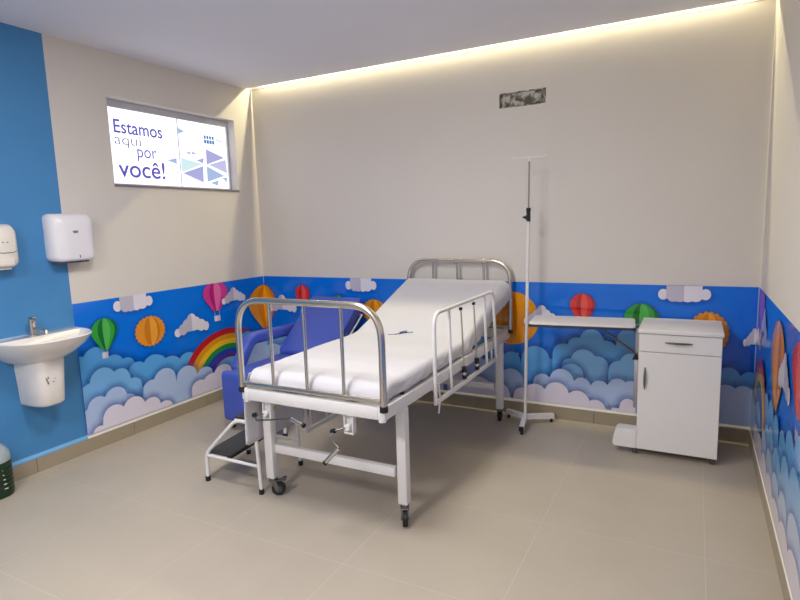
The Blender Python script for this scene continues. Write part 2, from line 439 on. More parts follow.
        for c in P[1:-1]:
            Q = left([(c[0] + c[2] * math.cos(2 * PI * k / 28), c[1] + c[3] * math.sin(2 * PI * k / 28)) for k in range(28)])
            if len(Q) > 2 and c[0] < um + L * .05: s.poly(Q, 'grey'); s.up()
        s.poly(left(body), 'grey'); s.up()
    PROF = [(0, 0), (.012, .22), (.04, .42), (.1, .64), (.2, .86), (.31, .98), (.4, 1), (.5, .96), (.62, .83), (.75, .64), (.88, .44), (1, .26)]
    def balloon(s, c, u0, u1, v0, v1, basket=None):
        um, hw, h = (u0 + u1) / 2, abs(u1 - u0) / 2, v1 - v0
        L = [(um - hw * w, v1 - h * t) for t, w in s.PROF]; R = [(um + hw * w, v1 - h * t) for t, w in s.PROF[::-1]]
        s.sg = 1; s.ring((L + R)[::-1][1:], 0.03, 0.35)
        fr = [(-1, -.5, 1), (-.5, -.12, 0), (-.12, .45, 2), (.45, 1, 0 if c != 'pink' else 1)]
        s.up()
        for a, b, k in fr:
            P = [(um + hw * w * a, v1 - h * t) for t, w in s.PROF] + [(um + hw * w * b, v1 - h * t) for t, w in s.PROF[::-1]]
            s.poly(P, c + str(k))
        P = [(um + hw * w * .45, v1 - h * t) for t, w in s.PROF] + [(um + hw * w * .78, v1 - h * t) for t, w in s.PROF[::-1]]
        s.up(); s.poly(P, c + '1'); s.up()
        if basket:
            b = basket
            s.poly([(b[0], b[3]), (b[1], b[3]), (b[1], b[2]), (b[0], b[2])], 'basket')
            bm_ = (b[0] + b[1]) / 2; s.up()
            s.poly([(b[0], b[3]), (bm_, b[3]), (bm_, b[2]), (b[0], b[2])], 'white')
            for q in (b[0] + (b[1] - b[0]) * .12, b[1] - (b[1] - b[0]) * .12):
                s.poly([(q - .002, v0), (q + .002, v0), (q + .002, b[3]), (q - .002, b[3])], 'grey')
            s.up()
    def sun(s, u, v, ru, rv):
        n = 22; P = []
        for k in range(n * 6):
            t = 2 * PI * k / (n * 6); r = 0.90 + 0.10 * abs(math.cos(t * n / 2)) ** 0.7
            P.append((u + ru * r * math.cos(t), v + rv * r * math.sin(t)))
        s.sg = -1; s.ring(P, 0.03, 0.3); s.poly(P, 'orange1'); s.up()
        lens = lambda a, b: [(u + ru * .93 * a * math.sin(PI * k / 20), v + rv * .93 * math.cos(PI * k / 20)) for k in range(21)] + [(u + ru * .93 * b * math.sin(PI * k / 20), v + rv * .93 * math.cos(PI * k / 20)) for k in range(20, -1, -1)]
        s.poly(lens(-.42, .0), 'orange0'); s.poly(lens(0, .5), 'orange2'); s.poly(lens(.5, .66), 'orange0'); s.up()
    def rainbow(s, u, v, ru, rv):
        for f, c in ((1, 'red0'), (.875, 'orange1'), (.77, 'yellow'), (.665, 'rgreen'), (.56, 'rblue'), (.46, 'rviolet'), (.37, 'sky2')):
            s.ell(u, v, ru * f, rv * f, c, 48, 0, PI * 48 / 47); s.up()
    def build(s, name, label):
        me = bpy.data.meshes.new(name); me.from_pydata(s.verts, [], s.faces)
        for m in MLIST: me.materials.append(m)
        me.polygons.foreach_set('material_index', s.mi)
        at = me.attributes.new('blend', 'FLOAT', 'POINT'); at.data.foreach_set('value', s.al)
        o = bpy.data.objects.new(name, me); COL.objects.link(o); OFF[o.name] = Vector()
        return tag(o, label, 'wall mural')

V0 = SK + 0.017
LB = [('sky1', [(-1.939, 0.634, 0.058, 0.057), (-1.817, 0.637, 0.098, 0.094), (-1.68, 0.577, 0.075, 0.07), (-1.578, 0.538, 0.071, 0.065)]), ('sky1', [(-1.49, 0.48, 0.078, 0.07), (-1.344, 0.488, 0.097, 0.084), (-1.186, 0.434, 0.107, 0.09), (-1.316, 0.488, 0.088, 0.076), (-1.185, 0.44, 0.093, 0.078), (-1.011, 0.44, 0.093, 0.076), (-0.846, 0.445, 0.099, 0.078)]), ('sky2', [(-1.883, 0.414, 0.073, 0.071), (-1.778, 0.479, 0.1, 0.095), (-1.64, 0.463, 0.077, 0.071), (-1.542, 0.365, 0.08, 0.073)]), ('pale1', [(-1.908, 0.254, 0.053, 0.052), (-1.834, 0.297, 0.082, 0.079), (-1.693, 0.323, 0.09, 0.084), (-1.593, 0.264, 0.068, 0.063)]), ('pale1', [(-1.384, 0.305, 0.082, 0.072), (-1.254, 0.349, 0.104, 0.089), (-1.034, 0.316, 0.107, 0.088), (-0.841, 0.274, 0.093, 0.073)]), ('pale2', [(-1.841, 0.108, 0.055, 0.053), (-1.716, 0.19, 0.094, 0.088), (-1.551, 0.208, 0.093, 0.084), (-1.399, 0.168, 0.082, 0.073), (-1.274, 0.113, 0.073, 0.063)]), ('pale2', [(-0.908, 0.176, 0.091, 0.073), (-0.769, 0.192, 0.103, 0.08), (-0.633, 0.238, 0.108, 0.082), (-0.519, 0.123, 0.125, 0.093)]), ('sky2', [(-0.272, 0.491, 0.106, 0.075), (-0.142, 0.448, 0.098, 0.069), (-0.041, 0.445, 0.089, 0.061)])]
Lcl = [[(-1.602, 0.992, 0.032, 0.029), (-1.511, 0.99, 0.058, 0.052), (-1.432, 1.002, 0.06, 0.053), (-1.335, 0.992, 0.04, 0.035)], [(-1.076, 0.709, 0.04, 0.033), (-0.99, 0.736, 0.067, 0.054), (-0.911, 0.778, 0.069, 0.055), (-0.852, 0.719, 0.076, 0.06), (-0.796, 0.718, 0.05, 0.039)], [(-0.542, 0.894, 0.036, 0.027), (-0.45, 0.941, 0.075, 0.055), (-0.377, 0.899, 0.064, 0.046), (-0.325, 0.901, 0.046, 0.033)]]
Lb = [('green', (-1.831, -1.624, 0.696, 0.926)), ('pink', (-0.787, -0.502, 0.812, 1.076)), ('orange', (-0.241, 0.238, 0.542, 0.977))]
Lk = [(-1.762, -1.716, 0.636, 0.68), (-0.677, -0.607, 0.719, 0.768)]
Ls = [(-1.342, 0.76, 0.14, 0.121)]
Lr = ((-0.561, 0.21), 0.6365700942150578, -1.0429584926228106)
BB = [('sky1', [(1.695, 0.623, 0.114, 0.105), (1.88, 0.566, 0.11, 0.103), (2.061, 0.629, 0.124, 0.118), (2.268, 0.577, 0.119, 0.116), (2.5, 0.431, 0.073, 0.073), (2.691, 0.448, 0.112, 0.115), (2.837, 0.398, 0.076, 0.079)]), ('sky1', [(2.903, 0.514, 0.082, 0.085), (2.998, 0.583, 0.065, 0.069), (3.105, 0.629, 0.085, 0.091), (3.205, 0.554, 0.083, 0.09), (3.353, 0.654, 0.074, 0.081), (3.485, 0.635, 0.078, 0.087)]), ('sky2', [(2.949, 0.424, 0.059, 0.062), (3.05, 0.465, 0.094, 0.1), (3.151, 0.436, 0.078, 0.084)]), ('sky2', [(3.297, 0.42, 0.071, 0.078), (3.377, 0.479, 0.074, 0.081), (3.49, 0.475, 0.078, 0.088), (3.605, 0.5, 0.076, 0.086)]), ('sky1', [(3.892, 0.387, 0.063, 0.075), (3.985, 0.434, 0.07, 0.083), (4.108, 0.42, 0.063, 0.076), (4.197, 0.42, 0.059, 0.072)]), ('sky2', [(2.964, 0.351, 0.091, 0.097)]), ('pale1', [(1.784, 0.403, 0.113, 0.105), (1.967, 0.332, 0.109, 0.104), (2.145, 0.383, 0.122, 0.119), (2.317, 0.332, 0.102, 0.1), (2.499, 0.267, 0.098, 0.099), (2.746, 0.277, 0.07, 0.072), (2.89, 0.306, 0.09, 0.095), (3.039, 0.278, 0.065, 0.07), (3.168, 0.261, 0.071, 0.077), (3.293, 0.291, 0.069, 0.076), (3.382, 0.286, 0.065, 0.072)]), ('pale1', [(3.864, 0.289, 0.08, 0.094), (3.975, 0.303, 0.078, 0.093), (4.075, 0.315, 0.068, 0.083), (4.173, 0.309, 0.067, 0.082)]), ('pale2', [(2.054, 0.185, 0.108, 0.104), (2.23, 0.171, 0.104, 0.102), (2.399, 0.156, 0.084, 0.084), (2.588, 0.146, 0.072, 0.074), (2.691, 0.174, 0.087, 0.089), (2.854, 0.193, 0.094, 0.099), (3.011, 0.149, 0.088, 0.094), (3.142, 0.111, 0.071, 0.078), (3.364, 0.163, 0.054, 0.06)])]
Bcl = [[(0.098, 0.753, 0.05, 0.04), (0.203, 0.826, 0.068, 0.054), (0.26, 0.76, 0.061, 0.049), (0.345, 0.763, 0.048, 0.039)], [(1.005, 0.98, 0.043, 0.036), (1.08, 0.986, 0.058, 0.05), (1.164, 0.988, 0.057, 0.049), (1.245, 0.977, 0.041, 0.036)], [(2.643, 0.769, 0.047, 0.047), (2.697, 0.811, 0.046, 0.047), (2.766, 0.826, 0.057, 0.058), (2.841, 0.795, 0.034, 0.035)], [(3.571, 0.981, 0.031, 0.035), (3.632, 1.004, 0.053, 0.059), (3.724, 1.007, 0.051, 0.058), (3.767, 0.981, 0.033, 0.038), (3.833, 0.987, 0.029, 0.034)], [(4.092, 0.704, 0.034, 0.04), (4.135, 0.737, 0.044, 0.053)]]
Bb = [('orange', (-0.199, 0.136, 0.534, 0.978)), ('red', (0.383, 0.554, 0.778, 0.98)), ('green', (0.73, 0.995, 0.617, 0.916)), ('red', (2.944, 3.122, 0.768, 0.981)), ('green', (3.323, 3.551, 0.661, 0.923))]
Bs = [(1.252, 0.767, 0.123, 0.108), (3.854, 0.738, 0.127, 0.148)]
Bo = [(2.501, 0.77, 0.213, 0.211)]
Bocut = 0.543
mu = Mural(lambda u, v, d: (d, u, v), YB, -0.004, V0, lambda u: MZ)
mu.cloud(Lcl[0], hang=True); mu.cloud(Lcl[1])
mu.sun(*Ls[0])
mu.balloon(*[Lb[1][0], *Lb[1][1]], Lk[1]); mu.cloud(Lcl[2])
mu.balloon(Lb[2][0], *Lb[2][1])
mu.bank(*LB[0])
mu.balloon(Lb[0][0], *Lb[0][1], Lk[0])
mu.bank(*LB[1])
mu.rainbow(Lr[0][0] + 0.012, Lr[0][1], 0.535, Lr[1] - Lr[0][1])
mu.bank('sky1', [(-0.30, 0.50, 0.08, 0.06), (-0.17, 0.47, 0.09, 0.065), (-0.05, 0.46, 0.08, 0.06)]); mu.bank('pale1', [(-0.30, 0.37, 0.10, 0.07), (-0.18, 0.40, 0.09, 0.07), (-0.05, 0.38, 0.1, 0.07)])
for k in (2, 4, 3, 6, 5): mu.bank(*LB[k])
mu.build('wall_mural', 'paper-cut sky mural with rainbow, green balloon and sun on the window wall')

mu = Mural(lambda u, v, d: (u, -d, v), 0.004, W - 0.004, V0, lambda u: MZ)
mu.balloon(Bb[0][0], *Bb[0][1]); mu.balloon(Bb[1][0], *Bb[1][1], (0.44, 0.49, 0.70, 0.745)); mu.balloon('green', 0.775, 0.965, 0.60, 0.90)
mu.sun(*Bs[0]); mu.sun(*Bs[1])
u, v, ru, rv = Bo[0]
cut = [(u + ru * math.cos(t * PI / 30), max(Bocut, v + rv * math.sin(t * PI / 30))) for t in range(60)]
mu.poly(cut, 'orange1'); mu.up()
mu.poly([(u - .02 + ru * .3 * math.cos(t * PI / 30), max(Bocut, v + rv * math.sin(t * PI / 30))) for t in range(60)], 'orange0'); mu.up()
mu.balloon(Bb[3][0], *Bb[3][1]); mu.balloon(Bb[4][0], *Bb[4][1])
for k, c in enumerate(Bcl): mu.cloud(c, hang=k in (1, 3))
mu.bank('sky2', [(0.1, 0.44, 0.1, 0.07), (0.26, 0.47, 0.12, 0.09), (0.44, 0.42, 0.12, 0.09), (0.62, 0.46, 0.12, 0.09), (0.85, 0.5, 0.14, 0.1), (1.05, 0.45, 0.12, 0.1), (1.3, 0.5, 0.14, 0.1), (1.5, 0.46, 0.14, 0.1)])
mu.bank('pale1', [(0.1, 0.3, 0.12, 0.09), (0.3, 0.34, 0.13, 0.09), (0.55, 0.3, 0.14, 0.09), (0.8, 0.34, 0.14, 0.1), (1.1, 0.3, 0.15, 0.1), (1.35, 0.33, 0.14, 0.1), (1.6, 0.3, 0.14, 0.1)])
for b in BB: mu.bank(*b)
mu.bank('pale2', [(0.15, 0.17, 0.14, 0.08), (0.4, 0.18, 0.14, 0.09), (0.7, 0.16, 0.16, 0.09), (1.0, 0.18, 0.15, 0.09), (1.4, 0.17, 0.16, 0.09), (1.75, 0.18, 0.16, 0.09)])
mu.build('wall_mural', 'paper-cut sky mural with balloons and suns on the back wall behind the bed')

RT = lambda u: MZ + 0.0156 * max(-2.0, u) * -1
mu = Mural(lambda u, v, d: (W - d, u, v), -5.25, -0.004, V0, RT)
mu.cloud([(-0.02, 0.75, 0.06, 0.05), (-0.12, 0.76, 0.07, 0.06), (-0.22, 0.74, 0.07, 0.045)])
mu.balloon('pink', -0.38, -0.13, 0.76, 1.12); mu.cloud([(-0.36, 0.87, 0.06, 0.05), (-0.43, 0.93, 0.06, 0.055), (-0.5, 0.87, 0.06, 0.05)])
mu.balloon('orange', -1.30, -0.84, 0.58, 1.02); mu.cloud([(-1.22, 0.79, 0.06, 0.06), (-1.31, 0.85, 0.08, 0.075), (-1.39, 0.80, 0.08, 0.07), (-1.47, 0.78, 0.05, 0.05)])
mu.balloon('red', -1.95, -1.53, 0.76, 1.05, (-1.77, -1.71, 0.66, 0.71)); mu.sun(-2.4, 0.8, 0.15, 0.13)
mu.bank('sky1', [(-2.6, 0.56, 0.14, 0.1), (-2.35, 0.6, 0.16, 0.11), (-2.1, 0.56, 0.14, 0.1), (-1.85, 0.6, 0.13, 0.12), (-1.62, 0.56, 0.12, 0.1), (-1.42, 0.5, 0.1, 0.09), (-1.2, 0.5, 0.1, 0.09), (-1.0, 0.52, 0.1, 0.08), (-0.8, 0.5, 0.1, 0.08)])
mu.rainbow(-0.45, 0.28, 0.36, 0.40)
mu.bank('sky2', [(-3.0, 0.5, 0.2, 0.1), (-2.6, 0.46, 0.2, 0.1), (-2.3, 0.48, 0.14, 0.1), (-2.05, 0.44, 0.12, 0.09), (-1.8, 0.47, 0.14, 0.1), (-1.55, 0.42, 0.12, 0.1), (-1.3, 0.36, 0.13, 0.1), (-1.05, 0.4, 0.1, 0.08), (-0.9, 0.36, 0.1, 0.08)])
mu.bank('pale1', [(-3.0, 0.32, 0.2, 0.1), (-2.6, 0.33, 0.2, 0.1), (-2.2, 0.3, 0.2, 0.1), (-1.85, 0.3, 0.16, 0.1), (-1.55, 0.26, 0.13, 0.1), (-1.3, 0.24, 0.13, 0.1), (-1.05, 0.28, 0.12, 0.08), (-0.8, 0.3, 0.1, 0.07), (-0.2, 0.3, 0.12, 0.08), (-0.02, 0.32, 0.1, 0.08)])
mu.bank('pale2', [(-2.6, 0.2, 0.2, 0.07), (-2.25, 0.19, 0.2, 0.07), (-1.9, 0.19, 0.16, 0.08), (-1.62, 0.17, 0.14, 0.08), (-1.36, 0.16, 0.14, 0.07), (-1.1, 0.17, 0.13, 0.08), (-0.85, 0.18, 0.12, 0.08), (-0.6, 0.2, 0.12, 0.08), (-0.4, 0.2, 0.1, 0.07)])
mu.build('wall_mural', 'paper-cut sky mural with orange balloon and pink balloon on the right-hand wall')
# ================================================================== HOSPITAL BED
XL, XR, YFT, YHD = 1.612, 2.496, -2.06, -0.04
ZR0, ZR1 = 0.622, 0.686
bed = thing('hospital_bed', 'white hospital bed with steel tube ends, two foot cranks and castors, in the room centre', 'bed', (2.05, -1.05, 0))
bm = NB()
box(bm, XR - 0.04, XR, YFT, YHD, ZR0, ZR1, 0.004); box(bm, XL, XL + 0.04, YFT, YHD, ZR0, ZR1, 0.004)
box(bm, XL + 0.04, XR - 0.04, YFT, YFT + 0.04, ZR0, ZR1, 0.004); box(bm, XL + 0.04, XR - 0.04, YHD - 0.04, YHD, ZR0, ZR1, 0.004)
for y in (-1.45, -0.92): box(bm, XL + 0.04, XR - 0.04, y - 0.015, y + 0.015, ZR0, ZR0 + 0.03, 0.002)
for x in (1.634, 2.470):                          # sockets carrying the tube ends
    for y in (YFT + 0.021, YHD - 0.02): tube(bm, [(x, y, 0.610), (x, y, 0.690)], 0.0195, 16)
obj('bed_frame', bm, WHITE, bed)
bm = NB()                                         # sprung steel deck: flat foot part and raised back part
box(bm, XL + 0.05, XR - 0.05, -2.0, -0.95, 0.672, 0.682, 0.003)
SL = math.radians(19.5)
Mb = Matrix.Translation((0, -0.95, 0.677)) @ Matrix.Rotation(SL, 4, 'X')
box(bm, XL + 0.05, XR - 0.05, 0.0, 0.86, -0.005, 0.005, 0.003, M=Mb)
for x in (XL + 0.07, XR - 0.07): tube(bm, [Mb @ Vector((x, 0.0, -0.015)), Mb @ Vector((x, 0.86, -0.015))], 0.011)
for x in (1.80, 2.30): tube(bm, [Mb @ Vector((x, 0.55, -0.02)), (x, -0.70, 0.655), (x, -0.92, 0.640)], 0.010)
obj('mattress_base', bm, WHITE, bed)

def caster(x, y, ang, parent, brake, R=0.040):
    bm = NB(); Mx = Matrix.Translation((x, y, 0)) @ Matrix.Rotation(ang, 4, 'Z')
    o = 0.030
    def P(a, b, c): return Mx @ Vector((a, b, c))
    tube(bm, [P(0, 0, 0.094), P(0, 0, 0.115)], 0.024, 16, 0)
    for s in (-1, 1):
        loft(bm, [[P(a, s * (0.0165 + t), c) for a, c in ((-0.016, 0.096), (0.018, 0.096), (o + 0.010, R + 0.006), (o + 0.004, R - 0.010), (o - 0.009, R - 0.008))] for t in (0.0, 0.005)], 0)
    box(bm, -0.020, 0.024, -0.022, 0.022, 0.087, 0.096, 0.002, M=Mx, mi=0)
    prof = [(0.6, -0.014), (0.92, -0.014), (1.0, -0.010), (1.0, 0.010), (0.92, 0.014), (0.6, 0.014)]
    loft(bm, [[P(o + R * r * math.cos(2 * PI * k / 24), t, R + 0.0005 + R * r * math.sin(2 * PI * k / 24)) for k in range(24)] for r, t in prof], 1)
    tube(bm, [P(o, -0.0145, R), P(o, 0.0145, R)], 0.022, 20, 2)
    tube(bm, [P(o, -0.023, R), P(o, 0.023, R)], 0.006, 10, 0)
    if brake:
        box(bm, 0.0, 0.085, -0.016, 0.016, 0.083, 0.090, 0.003, M=Mx @ Matrix.Rotation(-0.10, 4, 'Y'), mi=2)
        box(bm, 0.066, 0.094, -0.020, 0.020, 0.086, 0.094, 0.003, M=Mx @ Matrix.Rotation(-0.16, 4, 'Y'), mi=2)
    obj('caster', bm, [STEEL, BLACK, DKGREY], parent)

for (x0, x1, y0, y1, a, br) in ((2.447, 2.500, -1.872, -1.822, math.radians(-62), False), (1.612, 1.667, -1.915, -1.865, math.radians(27), True),
                                (2.452, 2.502, -0.275, -0.225, math.radians(110), False), (1.614, 1.664, -0.285, -0.235, math.radians(60), False)):
    bm = NB(); box(bm, x0, x1, y0, y1, 0.108, ZR0, 0.005)
    lg = obj('leg', bm, WHITE, bed)
    caster((x0 + x1) / 2, (y0 + y1) / 2, a, lg, br)
for y in (-1.868, -0.26):
    bm = NB(); box(bm, 1.664, 2.440, y - 0.018, y + 0.018, 0.258, 0.308, 0.004); obj('crossbar', bm, WHITE, bed)

bm = NB(); tube(bm, [(2.472, -1.835, 0.684), (2.472, -1.835, 0.702)], 0.011, 12); obj('rail_stop', bm, BLACK, bed)
def bed_end(name, y, xl, xr, zt, zlow, bars):
    bm = NB(); b = bend([(xl, y, 0.672), (xl, y, zt), (xr, y, zt), (xr, y, 0.672)], 0.165, 10); tube(bm, b, 0.0172, 16)
    o = obj(name, bm, CHROME, bed)
    bm = NB(); tube(bm, [(xl + 0.014, y, zlow), (xr - 0.014, y, zlow)], 0.013, 12); obj('lower_tube', bm, CHROME, o)
    for x in bars:
        bm = NB(); tube(bm, [(x, y, zlow + 0.009), (x, y, zt - 0.014)], 0.0092, 12); obj('bar', bm, CHROME, o)
    for x in (xl, xr):
        bm = NB(); tube(bm, [(x, y, 0.664), (x, y, 0.692)], 0.0205, 16); obj('end_cap', bm, BLACK, o)
bed_end('footboard', YFT + 0.008, 1.612, 2.487, 1.166, 0.712, (1.831, 2.048, 2.268))
bed_end('headboard', YHD - 0.03, 1.640, 2.508, 1.226, 0.712, (1.862, 2.074, 2.296))

def side_rail(x, dz, flip):
    y0, y1 = -1.505, -0.425
    bm = NB(); tube(bm, bend([(x, y0, 0.540 + dz), (x, y0, 1.044 + dz), (x, y1 - 0.06, 1.044 + dz), (x, y1, 0.520 + dz)], 0.075, 8), 0.0115, 14)
    o = obj('side_rail', bm, WHITE, bed)
    bm = NB(); box(bm, x - 0.009, x + 0.009, y0 - 0.008, y1 + 0.008, 0.530 + dz, 0.556 + dz, 0.003); obj('lower_bar', bm, WHITE, o)
    for yt, yb in ((-1.292, -1.273), (-0.675, -0.630)):
        bm = NB(); tube(bm, [(x, yb, 0.550 + dz), (x, yt, 1.040 + dz)], 0.0095, 12); obj('post', bm, WHITE, o)
    for yt, yb in ((-1.108, -1.055), (-0.883, -0.825)):
        f = lambda t: (x, yb + (yt - yb) * t, 0.555 + dz + 0.472 * t)
        bm = NB(); tube(bm, [f(0.12), f(0.96)], 0.0062, 10); sl = obj('slide_rod', bm, CHROME, o)
        bm = NB(); tube(bm, [f(0.955), f(0.985)], 0.011, 12); obj('cap', bm, BLACK, sl)
        bm = NB(); tube(bm, [f(0.11), f(0.185)], 0.0145, 12); tube(bm, [f(0.02), f(0.07)], 0.0145, 12); obj('socket', bm, BLACK, sl)
        bm = NB(); tube(bm, [f(0.065), f(0.11)], 0.0105, 12); obj('sleeve', bm, WHITE, sl)
    bm = NB(); s = -1 if flip else 1                 # latch lever and hinge plates fixing it to the frame
    for y in (y0 + 0.05,): tube(bm, [(x - s * 0.002, y, 0.64), (x, y + 0.01, 0.55 + min(dz, 0)), (x, y - 0.012, 0.47 + min(dz, 0))] if dz == 0 else [(x, y, 0.64), (x, y, 0.56 + dz)], 0.006, 8)
    obj('latch', bm, WHITE, o)
    bm = NB(); tube(bm, [(x - s * 0.006, y1 - 0.09, 0.645), (x, y1 - 0.1, 0.55 + dz)], 0.006, 8); obj('hinge', bm, WHITE, o)
side_rail(2.507, 0.0, False)
side_rail(1.598, -0.30, True)

def crank(px, pts, grip):
    y = YFT + 0.02
    bm = NB()
    box(bm, px - 0.028, px - 0.020, y, y + 0.03, 0.522, 0.624, 0.002); box(bm, px + 0.020, px + 0.028, y, y + 0.03, 0.522, 0.624, 0.002); box(bm, px - 0.028, px + 0.028, y, y + 0.03, 0.518, 0.528, 0.002); box(bm, px - 0.022, px + 0.022, y + 0.018, y + 0.026, 0.524, 0.622, 0.002)
    tube(bm, [(px, y - 0.004, 0.558), (px, y + 0.02, 0.558)], 0.0125, 12)
    tube(bm, [(px, y - 0.016, 0.558), (px, y, 0.558)], 0.016, 16)
    o = obj('crank', bm, WHITE, bed)
    bm = NB(); tube(bm, [(px, -1.45, 0.60), (px, y + 0.02, 0.558)], 0.010, 10); obj('shaft', bm, CHROME, o)
    bm = NB(); tube(bm, [(px, y - 0.01, 0.558)] + pts, 0.0052, 10); obj('arm', bm, STEEL, o)
    bm = NB(); tube(bm, [grip[0], grip[1]], 0.0115, 14); obj('grip', bm, CHROME, o)
    bm = NB(); d = (Vector(grip[1]) - Vector(grip[0])).normalized()
    tube(bm, [grip[1], Vector(grip[1]) + d * 0.012], 0.0125, 14)
    obj('end_cap', bm, BLACK, o)
    bm = NB(); p = Vector(pts[0]); tube(bm, [p - Vector((0.011, 0, 0.004)), p + Vector((0.011, 0, 0.004))], 0.012, 12)
    obj('knuckle', bm, BLACK, o)
crank(2.275, [(2.205, -2.07, 0.535), (2.206, -2.10, 0.512), (2.262, -2.11, 0.474)], ((2.262, -2.11, 0.474), (2.196, -2.13, 0.398)))
crank(1.757, [(1.702, -2.07, 0.549), (1.730, -2.09, 0.530), (1.965, -2.09, 0.570)], ((1.965, -2.09, 0.570), (2.042, -2.10, 0.553)))

# ------------------------------------------------------------------ mattress and sheet
A0, TOPZ, ML = -0.93, 0.772, 0.825
def top_path(n1=52, n2=40):
    """points and normals of the mattress top, foot to head (y, z, ny, nz)"""
    out = []
    R = 0.35; th = SL; yb = A0 - R * math.tan(th / 2)
    for k in range(n1): out.append((-1.962 + (yb + 1.962) * k / n1, TOPZ, 0, 1))
    for k in range(8):
        a = th * k / 7; out.append((yb + R * math.sin(a), TOPZ + R * (1 - math.cos(a)), -math.sin(a), math.cos(a)))
    y, z = out[-1][0], out[-1][1]
    for k in range(1, n2 + 1): out.append((y + ML * math.cos(th) * k / n2, z + ML * math.sin(th) * k / n2, -math.sin(th), math.cos(th)))
    return out
TP = top_path()
XA, XB = 1.634, 2.466
bm = NB()
loft(bm, [[(x, y - ny * d, z - nz * d) for x, d in ((XA + 0.02, 0.012), (XB - 0.02, 0.012), (XB - 0.005, 0.03), (XB - 0.005, 0.072), (XB - 0.02, 0.086), (XA + 0.02, 0.086), (XA + 0.005, 0.072), (XA + 0.005, 0.03))] for y, z, ny, nz in TP])
tag(obj('mattress', bm, MATTM, None), 'foam mattress with raised back, wrapped in the white sheet on the bed', 'mattress')

def wr(x, y, s, k): return noise.noise(Vector((x * s, y * s, k)))
bm = NB(); rows = []
rc = 0.024
def section(y, z, ny, nz, drop, foot=0.0):
    """one cross-section of the sheet: down the left side, over the top, down the right"""
    pts = []
    side = [drop * (1 - k / 6) for k in range(6)]
    for d in side: pts.append((XA - 0.004, rc + d, 1.0))
    for k in range(5): a = PI / 2 * k / 4; pts.append((XA - 0.004 + rc * (1 - math.cos(a)), rc * (1 - math.sin(a)), 0.5))
    for k in range(1, 64): pts.append((XA + rc + (XB - XA - 2 * rc) * k / 64, 0.0, 0.0))
    for k in range(5): a = PI / 2 * (1 - k / 4); pts.append((XB + 0.004 - rc * (1 - math.cos(a)), rc * (1 - math.sin(a)), 0.5))
    for d in side[::-1]: pts.append((XB + 0.004, rc + d, 1.0))
    row = []
    for x, d, sd in pts:
        ridge = lambda a: (1 - abs(a) * 2.2) ** 3 if abs(a) < 0.45 else 0
        wob = 0.003 * wr(x, y, 5, 0.3) + foot * (0.003 * wr(x * 2.2, y * 1.3, 4, 2) + 0.006 * ridge(wr(x + 1.5 * y, y - 0.5 * x, 3.2, 6))) + 0.0022 * ridge(wr(x * 0.5, y, 3.5, 12))
        fold = 0.0
        if sd > 0.4:
            s = -1 if x < 2 else 1
            hb = max(0, min(1, (y + 0.42) / 0.22)) if s > 0 else 0
            fold = s * (0.012 * wr(y * 1.3, d * 2.0, 7, 5.5) + 0.009 * wr(y + d * 2.5, d, 14, 8) + 0.008 + 0.030 * hb) * min(1, d / 0.05)
        dd = -(d + (0.012 * wr(y, 0, 7, 3 + x) * (1 if d > rc + 0.05 else 0)))
        row.append(bm.verts.new((x + fold, y + ny * (dd + wob), z + nz * (dd + wob))))
    return row
E0 = 0.004
y0 = TP[0][0]
RF = 0.06
foot = [(RF * math.sin(a), -RF * (1 - math.cos(a))) for a in [PI / 2 * k / 8 for k in range(1, 9)]] + [(RF + 0.001, -RF - 0.008), (RF + 0.002, -RF - 0.016), (RF + 0.003, -RF - 0.024)]
for k, (dy, dz) in enumerate(foot[::-1]):
    h = min(1, -dz / 0.08)
    row = section(y0, TOPZ + E0, 0, 1, 0.05, 1.0)
    for i, v in enumerate(row):
        t = v.co.z - (TOPZ + E0); x = v.co.x
        crease = 0.008 * wr(x * 0.8 + dz * 6, dz * 7 - x * 0.5, 5, 9) + 0.004 * wr(x * 0.7 - dz * 6, dz * 4, 11, 4)
        side = min(1, -t / 0.05)
        v.co.y += -dy * (1 - 0.55 * side) + crease * h
        v.co.z = max(TOPZ + E0 + dz + t * (1 - h) , 0.690 + 0.004 * wr(x, 0, 9, 7))
    rows.append(row)
for i, (y, z, ny, nz) in enumerate(TP):
    drop = 0.05 if y < -1.1 else 0.05 + 0.055 * min(1, (y + 1.1) / 0.5)
    rows.append(section(y, z + E0 * nz, ny, nz, drop, max(0.0, 1 - (y + 2.0) / 0.75)))
y, z, ny, nz = TP[-1]
ty, tz = nz, -ny
for d, e in ((0.010, 0.004), (0.018, 0.02), (0.019, 0.05), (0.015, 0.075)):
    rows.append(section(y + ty * d - ny * e, z + E0 + tz * d - nz * e, ny, nz, max(0.004, 0.08 - e)))
for a, b in zip(rows, rows[1:]):
    for i in range(len(a) - 1): bm.faces.new((a[i], a[i + 1], b[i + 1], b[i]))
# untucked corner hanging down over the far side at the foot
ny_ = 26; prev = None
prof = [(XA + 0.01, 0.764), (1.640, 0.752), (1.622, 0.722), (1.604, 0.698), (1.598, 0.66)] + [(1.595, 0.64 - 0.30 * k / 12) for k in range(13)]
for i in range(ny_ + 1):
    t = i / ny_; yy = -2.03 + 0.50 * t; row = []
    for j, (px, pz) in enumerate(prof):
        h = max(0, (0.70 - pz) / 0.36)
        low = -0.004 + 0.022 * t
        wav = h * (0.005 * math.sin(t * 14 + h * 1.2) + 0.003 * wr(t * 3, h, 2, 1))
        row.append(bm.verts.new((px + wav - 0.003 * h, yy - 0.012 * h * (1 - 2 * t), pz - h * low + (0.012 * h * h if i in (0, ny_) else 0))))
    if prev:
        for a in range(len(row) - 1): bm.faces.new((prev[a], prev[a + 1], row[a + 1], row[a]))
    prev = row
sheet = obj('bed_sheet', bm, SHEETM, None, ang=80)
md = sheet.modifiers.new('cloth', 'SOLIDIFY'); md.thickness = 0.0022; md.offset = 1
